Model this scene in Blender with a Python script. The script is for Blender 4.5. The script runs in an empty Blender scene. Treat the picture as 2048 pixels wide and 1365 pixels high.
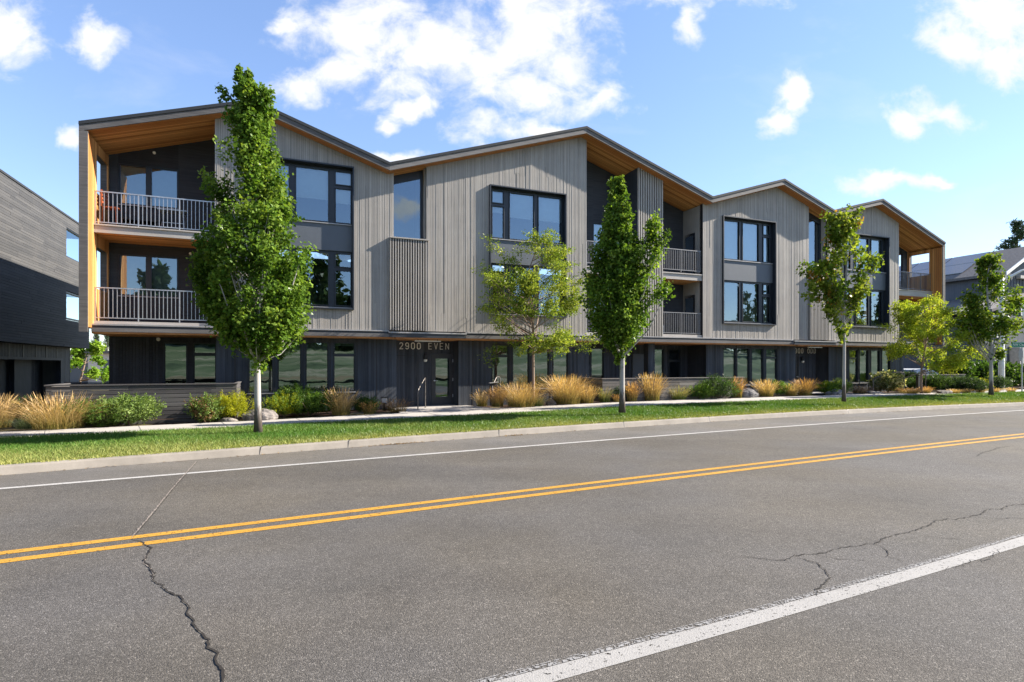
import bpy, math, random
import numpy as np
from mathutils import Vector, Matrix

# ------------------------------------------------------------------ camera, sky, sun, exposure
SC = bpy.context.scene
COL = SC.collection
cam_d = bpy.data.cameras.new("camera")
cam = bpy.data.objects.new("camera", cam_d); COL.objects.link(cam)
cam.location = (0, 0, 1.85)
cam.rotation_euler = (math.radians(90), 0, 0)
cam_d.sensor_width = 36.0
cam_d.lens = 36.0 * 1120 / 2048
cam_d.shift_y = (730 - 682.5) / 2048
cam_d.clip_start = 0.05
cam_d.clip_end = 4000
SC.camera = cam
SC.view_settings.view_transform = 'Standard'
SC.view_settings.look = 'None'
SC.view_settings.gamma = 1
SC.view_settings.use_curve_mapping = False
SC.view_settings.exposure = 1.80

SUN_AZ = math.radians(10.9)      # from +X towards +Y
SUN_EL = math.radians(32.0)
sun_d = bpy.data.lights.new("sun", 'SUN')
sun_d.energy = 4.3
sun_d.angle = math.radians(0.5)
sun_d.color = (1.0, 0.915, 0.79)
sun = bpy.data.objects.new("sun", sun_d); COL.objects.link(sun)
sv = Vector((math.cos(SUN_AZ) * math.cos(SUN_EL), math.sin(SUN_AZ) * math.cos(SUN_EL), math.sin(SUN_EL)))
sun.rotation_euler = sv.to_track_quat('Z', 'Y').to_euler()
sun.location = (60, 10, 60)

W = bpy.data.worlds.new("World"); SC.world = W; W.use_nodes = True


class NB:
    """small helper around a node tree"""
    def __init__(s, nt):
        s.nt = nt
        for n in list(nt.nodes): nt.nodes.remove(n)
    def n(s, t, inp=None, **kw):
        nd = s.nt.nodes.new(t)
        for k, v in kw.items(): setattr(nd, k, v)
        for k, v in (inp or {}).items():
            if isinstance(v, bpy.types.NodeSocket): s.nt.links.new(v, nd.inputs[k])
            else: nd.inputs[k].default_value = v
        return nd
    def math(s, op, a, b=0.0, c=0.0, clamp=False):
        return s.n('ShaderNodeMath', {0: a, 1: b, 2: c}, operation=op, use_clamp=clamp).outputs[0]
    def vec(s, op, a, b=(0, 0, 0)):
        nd = s.n('ShaderNodeVectorMath', {0: a, 1: b}, operation=op)
        return nd.outputs['Value'] if op in ('LENGTH', 'DOT_PRODUCT') else nd.outputs[0]
    def mix(s, f, a, b, bt='MIX'):
        nd = s.n('ShaderNodeMix', data_type='RGBA', blend_type=bt)
        for i, v in ((0, f), (6, a), (7, b)):
            if isinstance(v, bpy.types.NodeSocket): s.nt.links.new(v, nd.inputs[i])
            else: nd.inputs[i].default_value = v if i == 0 else (tuple(v) + (1,) if len(v) == 3 else v)
        return nd.outputs[2]
    def ramp(s, f, stops, interp='LINEAR'):
        nd = s.n('ShaderNodeValToRGB', {0: f})
        nd.color_ramp.interpolation = interp
        el = nd.color_ramp.elements
        while len(el) < len(stops): el.new(0.5)
        for e, (p, c) in zip(el, stops):
            e.position = p
            e.color = (c, c, c, 1) if not isinstance(c, (tuple, list)) else tuple(c) + (1,)
        return nd.outputs[0]
    def noise(s, v, scale, detail=4, rough=0.55, dist=0.0):
        return s.n('ShaderNodeTexNoise', {'Vector': v, 'Scale': scale, 'Detail': detail, 'Roughness': rough, 'Distortion': dist}).outputs[0]
    def scale(s, v, sc, loc=(0, 0, 0)):
        return s.n('ShaderNodeMapping', {'Vector': v, 'Scale': sc, 'Location': loc}).outputs[0]


def world():
    b = NB(W.node_tree)
    sky = b.n('ShaderNodeTexSky', sky_type='NISHITA', sun_disc=False)
    sky.sun_elevation = SUN_EL
    sky.sun_rotation = math.pi / 2 - SUN_AZ
    sky.altitude = 1100; sky.air_density = 1.0; sky.dust_density = 0.15; sky.ozone_density = 2.2
    skyg = b.n('ShaderNodeGamma', {'Color': sky.outputs[0], 'Gamma': 0.70}).outputs[0]
    skyc = b.n('ShaderNodeHueSaturation', {'Hue': 0.511, 'Saturation': 1.22, 'Value': 0.86, 'Color': skyg}).outputs[0]
    d = b.n('ShaderNodeTexCoord').outputs['Generated']
    sep = b.n('ShaderNodeSeparateXYZ', {0: d})
    ay = b.math('MAXIMUM', b.math('ABSOLUTE', sep.outputs[1]), 0.12)
    u = b.math('DIVIDE', sep.outputs[0], ay)
    v = b.math('DIVIDE', sep.outputs[2], ay)
    uv = b.n('ShaderNodeCombineXYZ', {0: u, 1: v, 2: 0.0}).outputs[0]
    warp = b.n('ShaderNodeTexNoise', {'Vector': uv, 'Scale': 5.0, 'Detail': 5.0, 'Roughness': 0.6})
    w = b.vec('MULTIPLY', b.vec('SUBTRACT', warp.outputs[1], (0.5, 0.5, 0.5)), (0.15, 0.12, 0.0))
    p = b.vec('ADD', uv, w)
    # cloud patches as directions: (azimuth tangent, elevation tangent, radii)
    C = [(-.25, .60, .17, .10), (-.10, .56, .19, .12), (.02, .62, .15, .10), (.10, .55, .09, .08), (-.30, .525, .09, .05),
         (-.38, .50, .06, .045), (.03, .485, .09, .05), (.13, .475, .09, .045), (-.02, .415, .11, .035), (.06, .41, .06, .025),
         (-.90, .60, .085, .085), (-.745, .58, .055, .05), (.335, .62, .03, .045),
         (.49, .475, .045, .045), (.475, .435, .035, .03), (.76, .45, .07, .04), (.71, .425, .04, .03), (.86, .62, .13, .075), (.79, .57, .07, .05),
         (.90, .55, .10, .06), (.67, .32, .11, .022), (.76, .325, .05, .015), (-.79, .405, .022, .022), (-.215, .44, .028, .022),
         (-.20, .372, .07, .016), (-.41, .625, .04, .02), (-.17, .46, .05, .03), (.35, .70, .2, .06),
         (1.6, .5, .3, .10), (-1.7, .7, .35, .12), (.3, 1.0, .4, .15), (-.5, 1.2, .4, .15)]
    mn = None
    for cu, cv, ru, rv in C:
        l = b.vec('LENGTH', b.vec('MULTIPLY', b.vec('SUBTRACT', p, (cu, cv, 0)), (1 / ru, 1 / rv, 0)))
        mn = l if mn is None else b.math('MINIMUM', mn, l)
    fb = b.noise(b.scale(uv, (1, 1.25, 1)), 11.0, 9, 0.62, 0.3)
    dens = b.math('ADD', b.math('SUBTRACT', 1.0, mn), b.math('MULTIPLY', b.math('SUBTRACT', fb, 0.455), 2.6))
    cov = b.n('ShaderNodeMapRange', {'Value': dens, 'From Min': 0.0, 'From Max': 1.0}, interpolation_type='SMOOTHSTEP').outputs[0]
    cov = b.math('MULTIPLY', cov, 0.97)
    # thin general wisps
    wis = b.noise(b.scale(uv, (1.2, 3.0, 1)), 2.2, 7, 0.6, 0.4)
    wcov = b.n('ShaderNodeMapRange', {'Value': wis, 'From Min': 0.55, 'From Max': 0.85, 'To Max': 0.22}).outputs[0]
    cov = b.math('MAXIMUM', cov, wcov)
    shade = b.noise(uv, 7.0, 5, 0.6)
    ccol = b.mix(b.ramp(shade, [(0.36, 0.0), (0.62, 1.0)]), (1.95, 2.0, 2.08), (2.3, 2.26, 2.18))
    up = b.math('GREATER_THAN', sep.outputs[2], 0.0)
    col = b.mix(b.math('MULTIPLY', cov, up), skyc, ccol)
    bg = b.n('ShaderNodeBackground', {'Color': col, 'Strength': 0.15})
    o = b.n('ShaderNodeOutputWorld')
    b.nt.links.new(bg.outputs[0], o.inputs[0])
world()

# ------------------------------------------------------------------ frames and curves (metres)
PHI = math.radians(21.972)
EX = (math.cos(PHI), math.sin(PHI))          # along the facade
ORG = (0.0, 22.2)
def Wd(s, d, z=0.0):                          # facade frame (along, into building, up) -> world
    return (s * EX[0] - d * EX[1], ORG[1] + s * EX[1] + d * EX[0], z)
def lin(f, X, lo, hi):
    X = np.asarray(X, float); h = 1e-3
    Xc = np.clip(X, lo, hi)
    sl = np.where(X > hi, (f(hi) - f(hi - h)) / h, (f(lo + h) - f(lo)) / h)
    return f(Xc) + (X - Xc) * sl
def curb_y(X): return lin(lambda x: -0.0050715 * x * x + 0.57417 * x + 14.632, X, -10, 25)
def farline_y(X): return lin(lambda x: -0.002005 * x * x + 0.53255 * x + 12.533, X, -10, 24)
def yellow_y(X): return lin(lambda x: -0.0012172 * x * x + 0.5176 * x + 7.9622, X, -8, 20)
def nearline_y(X): return lin(lambda x: 0.0038551 * x * x + 0.47264 * x + 3.147, X, -3, 6)
def walk_near_y(X): return lin(lambda x: -0.00010117 * x * x + 0.41729 * x + 18.211, X, -16, 40)
def walk_far_y(X): return walk_near_y(X) + np.interp(X, [-14, -6, 0, 8, 16, 30], [1.35, 1.95, 2.45, 2.15, 1.9, 1.9])
def zs(X): return np.interp(X, [-60, -12, -8, -6, -2, 0, 4, 8, 20, 60], [.15, .15, .17, .2, .25, .28, .36, .4, .42, .45])

rng = np.random.default_rng(7)
random.seed(7)

# ------------------------------------------------------------------ object helpers
def tag(o, label=None, cat=None, group=None, kind=None):
    if label: o["label"] = label
    if cat: o["category"] = cat
    if group: o["group"] = group
    if kind: o["kind"] = kind
    return o
def empty(name, loc=(0, 0, 0), rz=0.0, label=None, cat=None, group=None):
    o = bpy.data.objects.new(name, None); COL.objects.link(o)
    o.location = loc; o.rotation_euler = (0, 0, rz); o.empty_display_size = 0.2
    return tag(o, label, cat, group)
def link(name, me, parent=None):
    o = bpy.data.objects.new(name, me); COL.objects.link(o)
    if parent is not None: o.parent = parent
    return o
def copy_tree(o, parent=None):
    c = o.copy(); COL.objects.link(c)
    if parent is not None: c.parent = parent
    for ch in o.children: copy_tree(ch, c)
    return c


class MB:
    def __init__(s): s.v = []; s.f = []; s.m = []; s.t = []
    def face(s, pts, m=0, t=0.5):
        b = len(s.v); s.v += [tuple(p) for p in pts]; s.f.append(tuple(range(b, b + len(pts)))); s.m.append(m); s.t.append(t)
    def box(s, x0, x1, y0, y1, z0, z1, m=0, t=0.5):
        s.hexa([(x0, y0, z0), (x1, y0, z0), (x1, y1, z0), (x0, y1, z0), (x0, y0, z1), (x1, y0, z1), (x1, y1, z1), (x0, y1, z1)], m, t)
    def hexa(s, p, m=0, t=0.5):
        b = len(s.v); s.v += [tuple(q) for q in p]
        for q in ((0, 3, 2, 1), (4, 5, 6, 7), (0, 1, 5, 4), (1, 2, 6, 5), (2, 3, 7, 6), (3, 0, 4, 7)):
            s.f.append(tuple(b + i for i in q)); s.m.append(m); s.t.append(t)
    def obox(s, c, ax, ay, az, m=0, t=0.5):   # oriented box: centre and half axes
        c, ax, ay, az = (Vector(q) for q in (c, ax, ay, az))
        s.hexa([c + ax * i + ay * j + az * k for k in (-1, 1) for i, j in ((-1, -1), (1, -1), (1, 1), (-1, 1))], m, t)
    def bar(s, a, b, w, h=None, m=0, t=0.5):   # square bar from a to b
        a, b = Vector(a), Vector(b); d = (b - a); L = d.length
        if L < 1e-6: return
        d.normalize(); up = Vector((0, 0, 1)) if abs(d.z) < .9 else Vector((0, 1, 0))
        x = d.cross(up).normalized(); y = x.cross(d)
        s.obox((a + b) / 2, x * w / 2, d * L / 2, y * (h or w) / 2, m, t)
    def tube(s, pts, r, n=8, m=0, t=0.5, cap=True):
        pts = [Vector(p) for p in pts]
        rr = r if isinstance(r, (list, tuple)) else [r] * len(pts)
        base = len(s.v); ref = None
        for i, p in enumerate(pts):
            d = (pts[min(i + 1, len(pts) - 1)] - pts[max(i - 1, 0)]).normalized()
            if ref is None: ref = d.orthogonal().normalized()
            ref = (ref - d * ref.dot(d)).normalized(); q = d.cross(ref)
            for k in range(n):
                a = 2 * math.pi * k / n
                s.v.append(tuple(p + (ref * math.cos(a) + q * math.sin(a)) * rr[i]))
        for i in range(len(pts) - 1):
            for k in range(n):
                a = base + i * n + k; c = base + i * n + (k + 1) % n
                s.f.append((a, c, c + n, a + n)); s.m.append(m); s.t.append(t)
        if cap:
            s.f.append(tuple(base + k for k in range(n - 1, -1, -1))); s.m.append(m); s.t.append(t)
            e = base + (len(pts) - 1) * n
            s.f.append(tuple(e + k for k in range(n))); s.m.append(m); s.t.append(t)
    def lathe(s, prof, c=(0, 0, 0), n=16, m=0, t=0.5):
        base = len(s.v)
        for r, z in prof:
            for k in range(n):
                a = 2 * math.pi * k / n
                s.v.append((c[0] + r * math.cos(a), c[1] + r * math.sin(a), c[2] + z))
        for i in range(len(prof) - 1):
            for k in range(n):
                a = base + i * n + k; b = base + i * n + (k + 1) % n
                s.f.append((a, b, b + n, a + n)); s.m.append(m); s.t.append(t)
    def build(s, name, mats, parent=None, smooth=False, bevel=0.0):
        me = bpy.data.meshes.new(name)
        me.from_pydata(s.v, [], s.f)
        for m in (mats if isinstance(mats, (list, tuple)) else [mats]): me.materials.append(m)
        me.polygons.foreach_set('material_index', s.m)
        a = me.attributes.new('tint', 'FLOAT', 'FACE'); a.data.foreach_set('value', s.t)
        if smooth: me.polygons.foreach_set('use_smooth', [True] * len(s.f))
        me.update()
        o = link(name, me, parent)
        if bevel:
            md = o.modifiers.new('b', 'BEVEL'); md.width = bevel; md.segments = 2; md.limit_method = 'ANGLE'
        return o


def np_mesh(name, verts, k, cols, mats, parent=None, midx=None):
    """polygons of k corners each, one colour per polygon"""
    verts = np.ascontiguousarray(verts, dtype=np.float32); nv = len(verts); nf = nv // k
    me = bpy.data.meshes.new(name)
    me.vertices.add(nv); me.vertices.foreach_set('co', verts.ravel())
    me.loops.add(nv); me.loops.foreach_set('vertex_index', np.arange(nv, dtype=np.int32))
    me.polygons.add(nf)
    me.polygons.foreach_set('loop_start', np.arange(0, nv, k, dtype=np.int32))
    a = me.attributes.new('Col', 'FLOAT_COLOR', 'FACE')
    c4 = np.ones((nf, 4), np.float32); c4[:, :3] = cols
    a.data.foreach_set('color', c4.ravel())
    for m in (mats if isinstance(mats, (list, tuple)) else [mats]): me.materials.append(m)
    if midx is not None: me.polygons.foreach_set('material_index', np.asarray(midx, np.int32))
    me.update(calc_edges=True)
    return link(name, me, parent)

def sheet(name, rows, mats, m=0):
    """grid surface from rows of points"""
    n = len(rows[0]); v = [tuple(p) for r in rows for p in r]
    f = [(i * n + j, i * n + j + 1, (i + 1) * n + j + 1, (i + 1) * n + j) for i in range(len(rows) - 1) for j in range(n - 1)]
    me = bpy.data.meshes.new(name); me.from_pydata(v, [], f)
    for q in (mats if isinstance(mats, (list, tuple)) else [mats]): me.materials.append(q)
    me.polygons.foreach_set('use_smooth', [True] * len(f)); me.update()
    return link(name, me)

# ------------------------------------------------------------------ materials
def new_mat(name):
    m = bpy.data.materials.new(name); m.use_nodes = True
    b = NB(m.node_tree)
    o = b.n('ShaderNodeOutputMaterial')
    return m, b, o
def finish(b, o, sh): b.nt.links.new(sh, o.inputs[0])
def principled(b, col, rough=0.6, metal=0.0, spec=0.5, normal=None):
    p = b.n('ShaderNodeBsdfPrincipled', {'Roughness': rough, 'Metallic': metal, 'Specular IOR Level': spec})
    if isinstance(col, bpy.types.NodeSocket): b.nt.links.new(col, p.inputs['Base Color'])
    else: p.inputs['Base Color'].default_value = tuple(col) + (1,)
    if normal is not None: b.nt.links.new(normal, p.inputs['Normal'])
    return p.outputs[0]
def bump(b, h, st=0.4, dist=0.01):
    return b.n('ShaderNodeBump', {'Height': h, 'Strength': st, 'Distance': dist}).outputs[0]
def simple(name, col, rough=0.6, metal=0.0, spec=0.5, var=0.12, nscale=6.0):
    m, b, o = new_mat(name)
    co = b.n('ShaderNodeTexCoord').outputs['Object']
    n = b.noise(co, nscale, 6, 0.6)
    c = b.mix(b.ramp(n, [(0.3, 0.0), (0.7, 1.0)]), tuple(x * (1 - var) for x in col), tuple(min(1, x * (1 + var)) for x in col))
    finish(b, o, principled(b, c, rough, metal, spec, bump(b, b.noise(co, nscale * 12, 4), 0.15, 0.004)))
    return m
def board_wood(name, dark, light, warm, stretch, rough=0.75, contrast=1.0, tv=1.0):
    """weathered board: per-board tint attribute + grain stretched along the board"""
    m, b, o = new_mat(name)
    co = b.n('ShaderNodeTexCoord').outputs['Object']
    t = b.n('ShaderNodeAttribute', attribute_name='tint').outputs['Fac']
    off = b.n('ShaderNodeCombineXYZ', {0: b.math('MULTIPLY', t, 37.0), 1: b.math('MULTIPLY', t, 11.0), 2: b.math('MULTIPLY', t, 53.0)}).outputs[0]
    g = b.noise(b.scale(b.vec('ADD', co, off), stretch), 1.0, 7, 0.65, 0.4)
    blot = b.noise(co, 0.7, 4, 0.6)
    f = b.math('ADD', b.math('MULTIPLY', t, 0.55 * tv), b.math('MULTIPLY', b.math('SUBTRACT', g, 0.5), 1.1 * contrast))
    f = b.math('ADD', b.math('ADD', f, .28 * (1 - tv)), b.math('MULTIPLY', b.math('SUBTRACT', blot, 0.5), 0.5), clamp=False)
    c = b.mix(b.ramp(f, [(-0.0, 0.0), (0.75, 1.0)]), dark, light)
    c = b.mix(b.math('MULTIPLY', b.ramp(b.noise(co, 1.9, 3), [(0.45, 0.0), (0.75, 1.0)]), 0.35), c, warm)
    finish(b, o, principled(b, c, rough, 0, 0.25, bump(b, g, 0.5, 0.006)))
    return m
def cedar_mat(name, axis):
    """tongue and groove cedar boards running across the given axis"""
    m, b, o = new_mat(name)
    co = b.n('ShaderNodeTexCoord').outputs['Object']
    sp = b.n('ShaderNodeSeparateXYZ', {0: co})
    a = b.math('MULTIPLY', sp.outputs[axis], 1 / 0.11)
    cell = b.math('FLOOR', a); fr = b.math('FRACT', a)
    wn = b.n('ShaderNodeTexWhiteNoise', {'W': cell}, noise_dimensions='1D').outputs[0]
    st = [1.2, 1.2, 1.2]; st[axis] = 30.0
    g = b.noise(b.scale(co, tuple(st)), 1.0, 5, 0.6, 0.5)
    f = b.math('ADD', b.math('MULTIPLY', wn, 0.7), b.math('MULTIPLY', b.math('SUBTRACT', g, 0.5), 0.8))
    c = b.mix(b.ramp(f, [(0.0, 0.0), (0.85, 1.0)]), (.40, .155, .045), (.84, .44, .16))
    groove = b.math('GREATER_THAN', b.math('ABSOLUTE', b.math('SUBTRACT', fr, 0.5)), 0.46)
    c = b.mix(groove, c, (.07, .025, .01))
    finish(b, o, principled(b, c, 0.55, 0, 0.3, bump(b, b.math('SUBTRACT', 1.0, groove), 0.5, 0.006)))
    return m

M = {}
M['siding'] = board_wood('weathered_grey_siding', (.235, .218, .20), (.47, .44, .405), (.40, .36, .32), (34, 34, 0.8), 0.75, 0.7, 0.42)
M['charcoal'] = board_wood('charred_dark_siding', (.030, .035, .044), (.088, .098, .118), (.080, .078, .082), (30, 30, 0.8), 0.6)
M['charcoal_h'] = board_wood('charred_level_siding', (.020, .022, .027), (.060, .065, .076), (.048, .048, .052), (0.8, 0.8, 30), 0.65)
M['neighbour'] = board_wood('dark_level_boards', (.056, .057, .060), (.098, .097, .097), (.09, .086, .082), (0.7, 0.7, 30), 0.7)
M['fascia'] = board_wood('grey_fascia_board', (.085, .08, .08), (.20, .19, .185), (.17, .15, .14), (1.0, 20, 20), 0.7)
M['fence'] = board_wood('dark_fence_board', (.045, .043, .046), (.12, .115, .115), (.10, .09, .085), (1.0, 20, 20), 0.75)
M['fence_grey'] = board_wood('weathered_fence_board', (.10, .09, .083), (.24, .22, .20), (.2, .17, .15), (1.0, 20, 20), 0.75)
M['slab'] = board_wood('pale_edge_board', (.28, .26, .24), (.50, .47, .44), (.42, .37, .33), (1.0, 20, 20), 0.7)
M['cedar_d'] = cedar_mat('cedar_soffit', 1)
M['cedar_v'] = cedar_mat('cedar_cheek', 1)
M['roofing'] = simple('dark_roofing', (.020, .024, .030), 0.8, nscale=9)
M['metal'] = simple('dark_bronze_metal', (.016, .021, .030), 0.42, 0.0, 0.5)
M['panel'] = simple('grey_blue_panel', (.10, .112, .130), 0.5, 0, 0.4, 0.05, 2)
M['flash'] = simple('grey_metal_flashing', (.34, .33, .33), 0.45, 0.3)
M['flashdark'] = simple('dark_metal_flashing', (.045, .048, .055), 0.45, 0.3)
M['galv'] = simple('galvanised_steel', (.50, .51, .53), 0.42, 0.75, 0.5)
M['rail_grey'] = simple('grey_railing_steel', (.20, .20, .21), 0.5, 0.4)
M['rail_brown'] = simple('weathered_handrail_steel', (.16, .145, .135), 0.45, 0.5)
M['white'] = simple('off_white_paint', (.82, .80, .74), 0.5)
M['globe'] = simple('opal_glass', (.85, .83, .74), 0.25)
M['black'] = simple('black_metal', (.02, .02, .022), 0.5)
M['doorpaint'] = simple('dark_door_paint', (.035, .034, .038), 0.45)
M['interior'] = simple('dim_interior', (.055, .055, .055), 0.9)  # room dimness put into the colour
M['blind_pale'] = simple('pale_roller_blind', (.80, .83, .84), 0.9, var=.03)
M['blind_grey'] = simple('grey_roller_blind', (.33, .36, .33), 0.9, var=.05)  # grey-green of reflections put into a sheet behind the panes
M['steel_pole'] = simple('pale_painted_pole', (.62, .62, .58), 0.5, 0.1)
M['shingle'] = simple('grey_roof_shingle', (.135, .125, .12), 0.9, var=.3, nscale=7)
M['solar'] = simple('solar_glass', (.04, .055, .09), 0.12, 0.0, 1.0)
M['house_wall'] = board_wood('blue_grey_batten', (.07, .08, .10), (.15, .16, .18), (.12, .12, .13), (14, 14, .6), .7)
M['stone'] = simple('pale_stone_pier', (.42, .40, .37), 0.85, var=.25)
M['pale_render'] = simple('pale_render', (.62, .57, .52), 0.9)
M['car_paint'] = simple('pale_car_paint', (.62, .66, .70), 0.25, 0.1, 0.6, .02)
M['tyre'] = simple('rubber', (.02, .02, .02), 0.8)
M['orange'] = simple('orange_paint', (.30, .075, .028), 0.5)
M['green_sign'] = simple('green_sign_sheet', (.0, .19, .10), 0.4, var=.03)
M['rock'] = None

def glass_mat(name, tint, ior, base=0.03, wob=.10):
    m, b, o = new_mat(name)
    co = b.n('ShaderNodeTexCoord').outputs['Object']
    nrm = bump(b, b.noise(co, 1.3, 2, 0.4), wob, 0.02)
    fr = b.n('ShaderNodeFresnel', {'IOR': ior, 'Normal': nrm}).outputs[0]
    gl = b.n('ShaderNodeBsdfGlossy', {'Color': (.74, .89, 1, 1), 'Roughness': 0.01, 'Normal': nrm}).outputs[0]
    tr = b.n('ShaderNodeBsdfTransparent', {'Color': tuple(tint) + (1,)}).outputs[0]
    mx = b.n('ShaderNodeMixShader', {0: b.math('ADD', fr, base, clamp=True), 1: tr, 2: gl}).outputs[0]
    finish(b, o, mx); return m
M['glass'] = glass_mat('tinted_window_glass', (.84, .90, .90), 2.1, 0.12)
M['glass_low'] = glass_mat('shaded_window_glass', (.70, .78, .74), 2.2, 0.11, .12)  # darker, greener tint and more ripple than the other panes

def asphalt(name, base, speck, hue=(1.0, .94, .885)):
    m, b, o = new_mat(name)
    co = b.n('ShaderNodeTexCoord').outputs['Object']
    vo = b.n('ShaderNodeTexVoronoi', {'Vector': co, 'Scale': 118.0})
    sepc = b.n('ShaderNodeSeparateColor', {0: vo.outputs['Color']}).outputs[0]
    big = b.noise(co, 0.45, 5, 0.6)
    mid = b.noise(co, 6.0, 5, 0.65)
    tracks = b.noise(b.scale(co, (0.10, 0.9, 1)), 1.0, 3, 0.5)
    grain = b.noise(co, 60.0, 3, 0.7)
    k = b.math('ADD', b.math('MULTIPLY', b.ramp(sepc, [(0.0, 0.35), (0.55, 0.8), (0.9, 1.25), (1.0, 2.5)]), speck), 1 - speck)
    k = b.math('MULTIPLY', k, b.ramp(b.math('ADD', b.math('MULTIPLY', big, .6), b.math('MULTIPLY', tracks, .4)), [(0.38, 0.85), (0.62, 1.13)]))
    oil = b.noise(b.scale(co, (.5, .5, 1), (7, 3, 0)), 1.3, 6, .7)
    k = b.math('MULTIPLY', k, b.ramp(oil, [(0.30, 0.84), (0.42, 1.0)]))
    k = b.math('MULTIPLY', k, b.ramp(mid, [(0.3, 0.9), (0.7, 1.08)]))
    k = b.math('MULTIPLY', k, b.ramp(grain, [(0.3, 0.82), (0.7, 1.18)]))
    hm = b.mix(b.ramp(b.noise(co, .32, 3, .5), [(.35, 0.0), (.65, 1.0)]), tuple(base * h for h in hue), tuple(base * h * q for h, q in zip(hue, (1.04, .98, .86))))
    c = b.vec('MULTIPLY', b.n('ShaderNodeCombineXYZ', {0: k, 1: k, 2: k}).outputs[0], hm)
    h = b.math('ADD', b.math('MULTIPLY', vo.outputs['Distance'], -1.0), b.math('MULTIPLY', grain, 0.5))
    finish(b, o, principled(b, c, 0.88, 0, 0.3, bump(b, h, 0.7, 0.006)))
    return m
M['asphalt'] = asphalt('aged_asphalt', .098, .68)
M['asphalt_fine'] = asphalt('smooth_asphalt', .128, .40, (1.0, .955, .92))

def paint(name, col, wear, wscale=16):
    m, b, o = new_mat(name)
    co = b.n('ShaderNodeTexCoord').outputs['Object']
    vo = b.n('ShaderNodeTexVoronoi', {'Vector': co, 'Scale': 80.0})
    sepc = b.n('ShaderNodeSeparateColor', {0: vo.outputs['Color']}).outputs[0]
    n = b.noise(co, wscale, 6, 0.7)
    n2 = b.noise(co, 1.5, 4, 0.6)
    c = b.mix(b.ramp(n2, [(0.3, 0.0), (0.7, 1.0)]), tuple(x * .86 for x in col), col)
    c = b.mix(b.math('MULTIPLY', sepc, 0.16), c, tuple(x * .4 for x in col))
    w = b.math('GREATER_THAN', b.math('ADD', n, b.math('MULTIPLY', sepc, 0.22)), wear)
    p = principled(b, c, 0.7, 0, 0.3, bump(b, vo.outputs['Distance'], 0.5, 0.004))
    tr = b.n('ShaderNodeBsdfTransparent').outputs[0]
    finish(b, o, b.n('ShaderNodeMixShader', {0: w, 1: p, 2: tr}).outputs[0])
    return m
M['paint_white'] = paint('white_road_paint', (.43, .42, .405), .76, 24)
M['paint_worn'] = paint('worn_white_paint', (.27, .265, .26), .62, 34)
M['paint_aged'] = paint('aged_white_paint', (.31, .30, .285), .765, 30)
M['paint_yellow'] = paint('yellow_road_paint', (.47, .25, .036), .75, 24)

def concrete(name, base, stain):
    m, b, o = new_mat(name)
    co = b.n('ShaderNodeTexCoord').outputs['Object']
    n = b.noise(co, 1.2, 7, 0.65); g = b.noise(co, 45, 4, 0.7)
    c = b.mix(b.ramp(n, [(0.3, 0.0), (0.68, 1.0)]), tuple(x * (1 - stain) for x in base), base)
    c = b.mix(b.math('MULTIPLY', b.ramp(g, [(0.35, 1.0), (0.6, 0.0)]), 0.25), c, tuple(x * .6 for x in base))
    finish(b, o, principled(b, c, 0.85, 0, 0.3, bump(b, g, 0.25, 0.004)))
    return m
M['walk'] = concrete('pale_concrete', (.42, .395, .37), .16)
M['curb'] = concrete('curb_concrete', (.30, .27, .232), .36)

def ground_mat(name, a, bcol, sc, hstr=0.6):
    m, b, o = new_mat(name)
    co = b.n('ShaderNodeTexCoord').outputs['Object']
    n = b.noise(co, sc, 8, 0.7); n2 = b.noise(co, sc * 0.08, 4, 0.6)
    f = b.math('ADD', b.math('MULTIPLY', n, 0.65), b.math('MULTIPLY', n2, 0.35))
    c = b.mix(b.ramp(f, [(0.36, 0.0), (0.64, 1.0)]), a, bcol)
    finish(b, o, principled(b, c, 0.95, 0, 0.15, bump(b, n, hstr, 0.03)))
    return m
M['mulch'] = ground_mat('bark_mulch', (.012, .008, .006), (.085, .05, .034), 28)
M['dry'] = ground_mat('dry_ground', (.12, .11, .06), (.22, .18, .11), 4)
M['bank'] = None
def bank_mat():
    m, b, o = new_mat('grassy_bank')
    co = b.n('ShaderNodeTexCoord').outputs['Object']
    n = b.noise(b.scale(co, (.07, .22, .5)), 1.0, 5, .6, 1.2); n2 = b.noise(co, .9, 6, .7)
    c = b.ramp(b.math('ADD', b.math('MULTIPLY', n, .75), b.math('MULTIPLY', n2, .25)), [(.34, (.03, .045, .025)), (.45, (.09, .125, .06)), (.53, (.14, .16, .09)), (.60, (.27, .25, .18)), (.68, (.11, .135, .075))])
    finish(b, o, principled(b, c, .95, 0, .1)); return m
M['bank'] = bank_mat()
M['soil'] = ground_mat('lawn_soil', (.05, .11, .012), (.13, .20, .035), 9)

def leaf_mat(name, trans=0.35, rough=0.45):
    m, b, o = new_mat(name)
    c = b.n('ShaderNodeAttribute', attribute_name='Col').outputs['Color']
    df = b.n('ShaderNodeBsdfDiffuse', {'Color': c}).outputs[0]
    tc = b.vec('MULTIPLY', c, (1.25, 1.2, 0.55))
    tl = b.n('ShaderNodeBsdfTranslucent', {'Color': tc}).outputs[0]
    gl = b.n('ShaderNodeBsdfGlossy', {'Color': (1, 1, 1, 1), 'Roughness': rough}).outputs[0]
    s = b.n('ShaderNodeMixShader', {0: trans, 1: df, 2: tl}).outputs[0]
    fr = b.n('ShaderNodeFresnel', {'IOR': 1.38}).outputs[0]
    finish(b, o, b.n('ShaderNodeMixShader', {0: b.math('MULTIPLY', fr, 0.05), 1: s, 2: gl}).outputs[0])
    return m
M['leaf'] = leaf_mat('leaf', .45)
M['needle'] = leaf_mat('needle', .18, .5)
M['blade'] = leaf_mat('grass_blade', .30, .5)
M['straw'] = leaf_mat('dry_straw', .30, .6)

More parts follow.
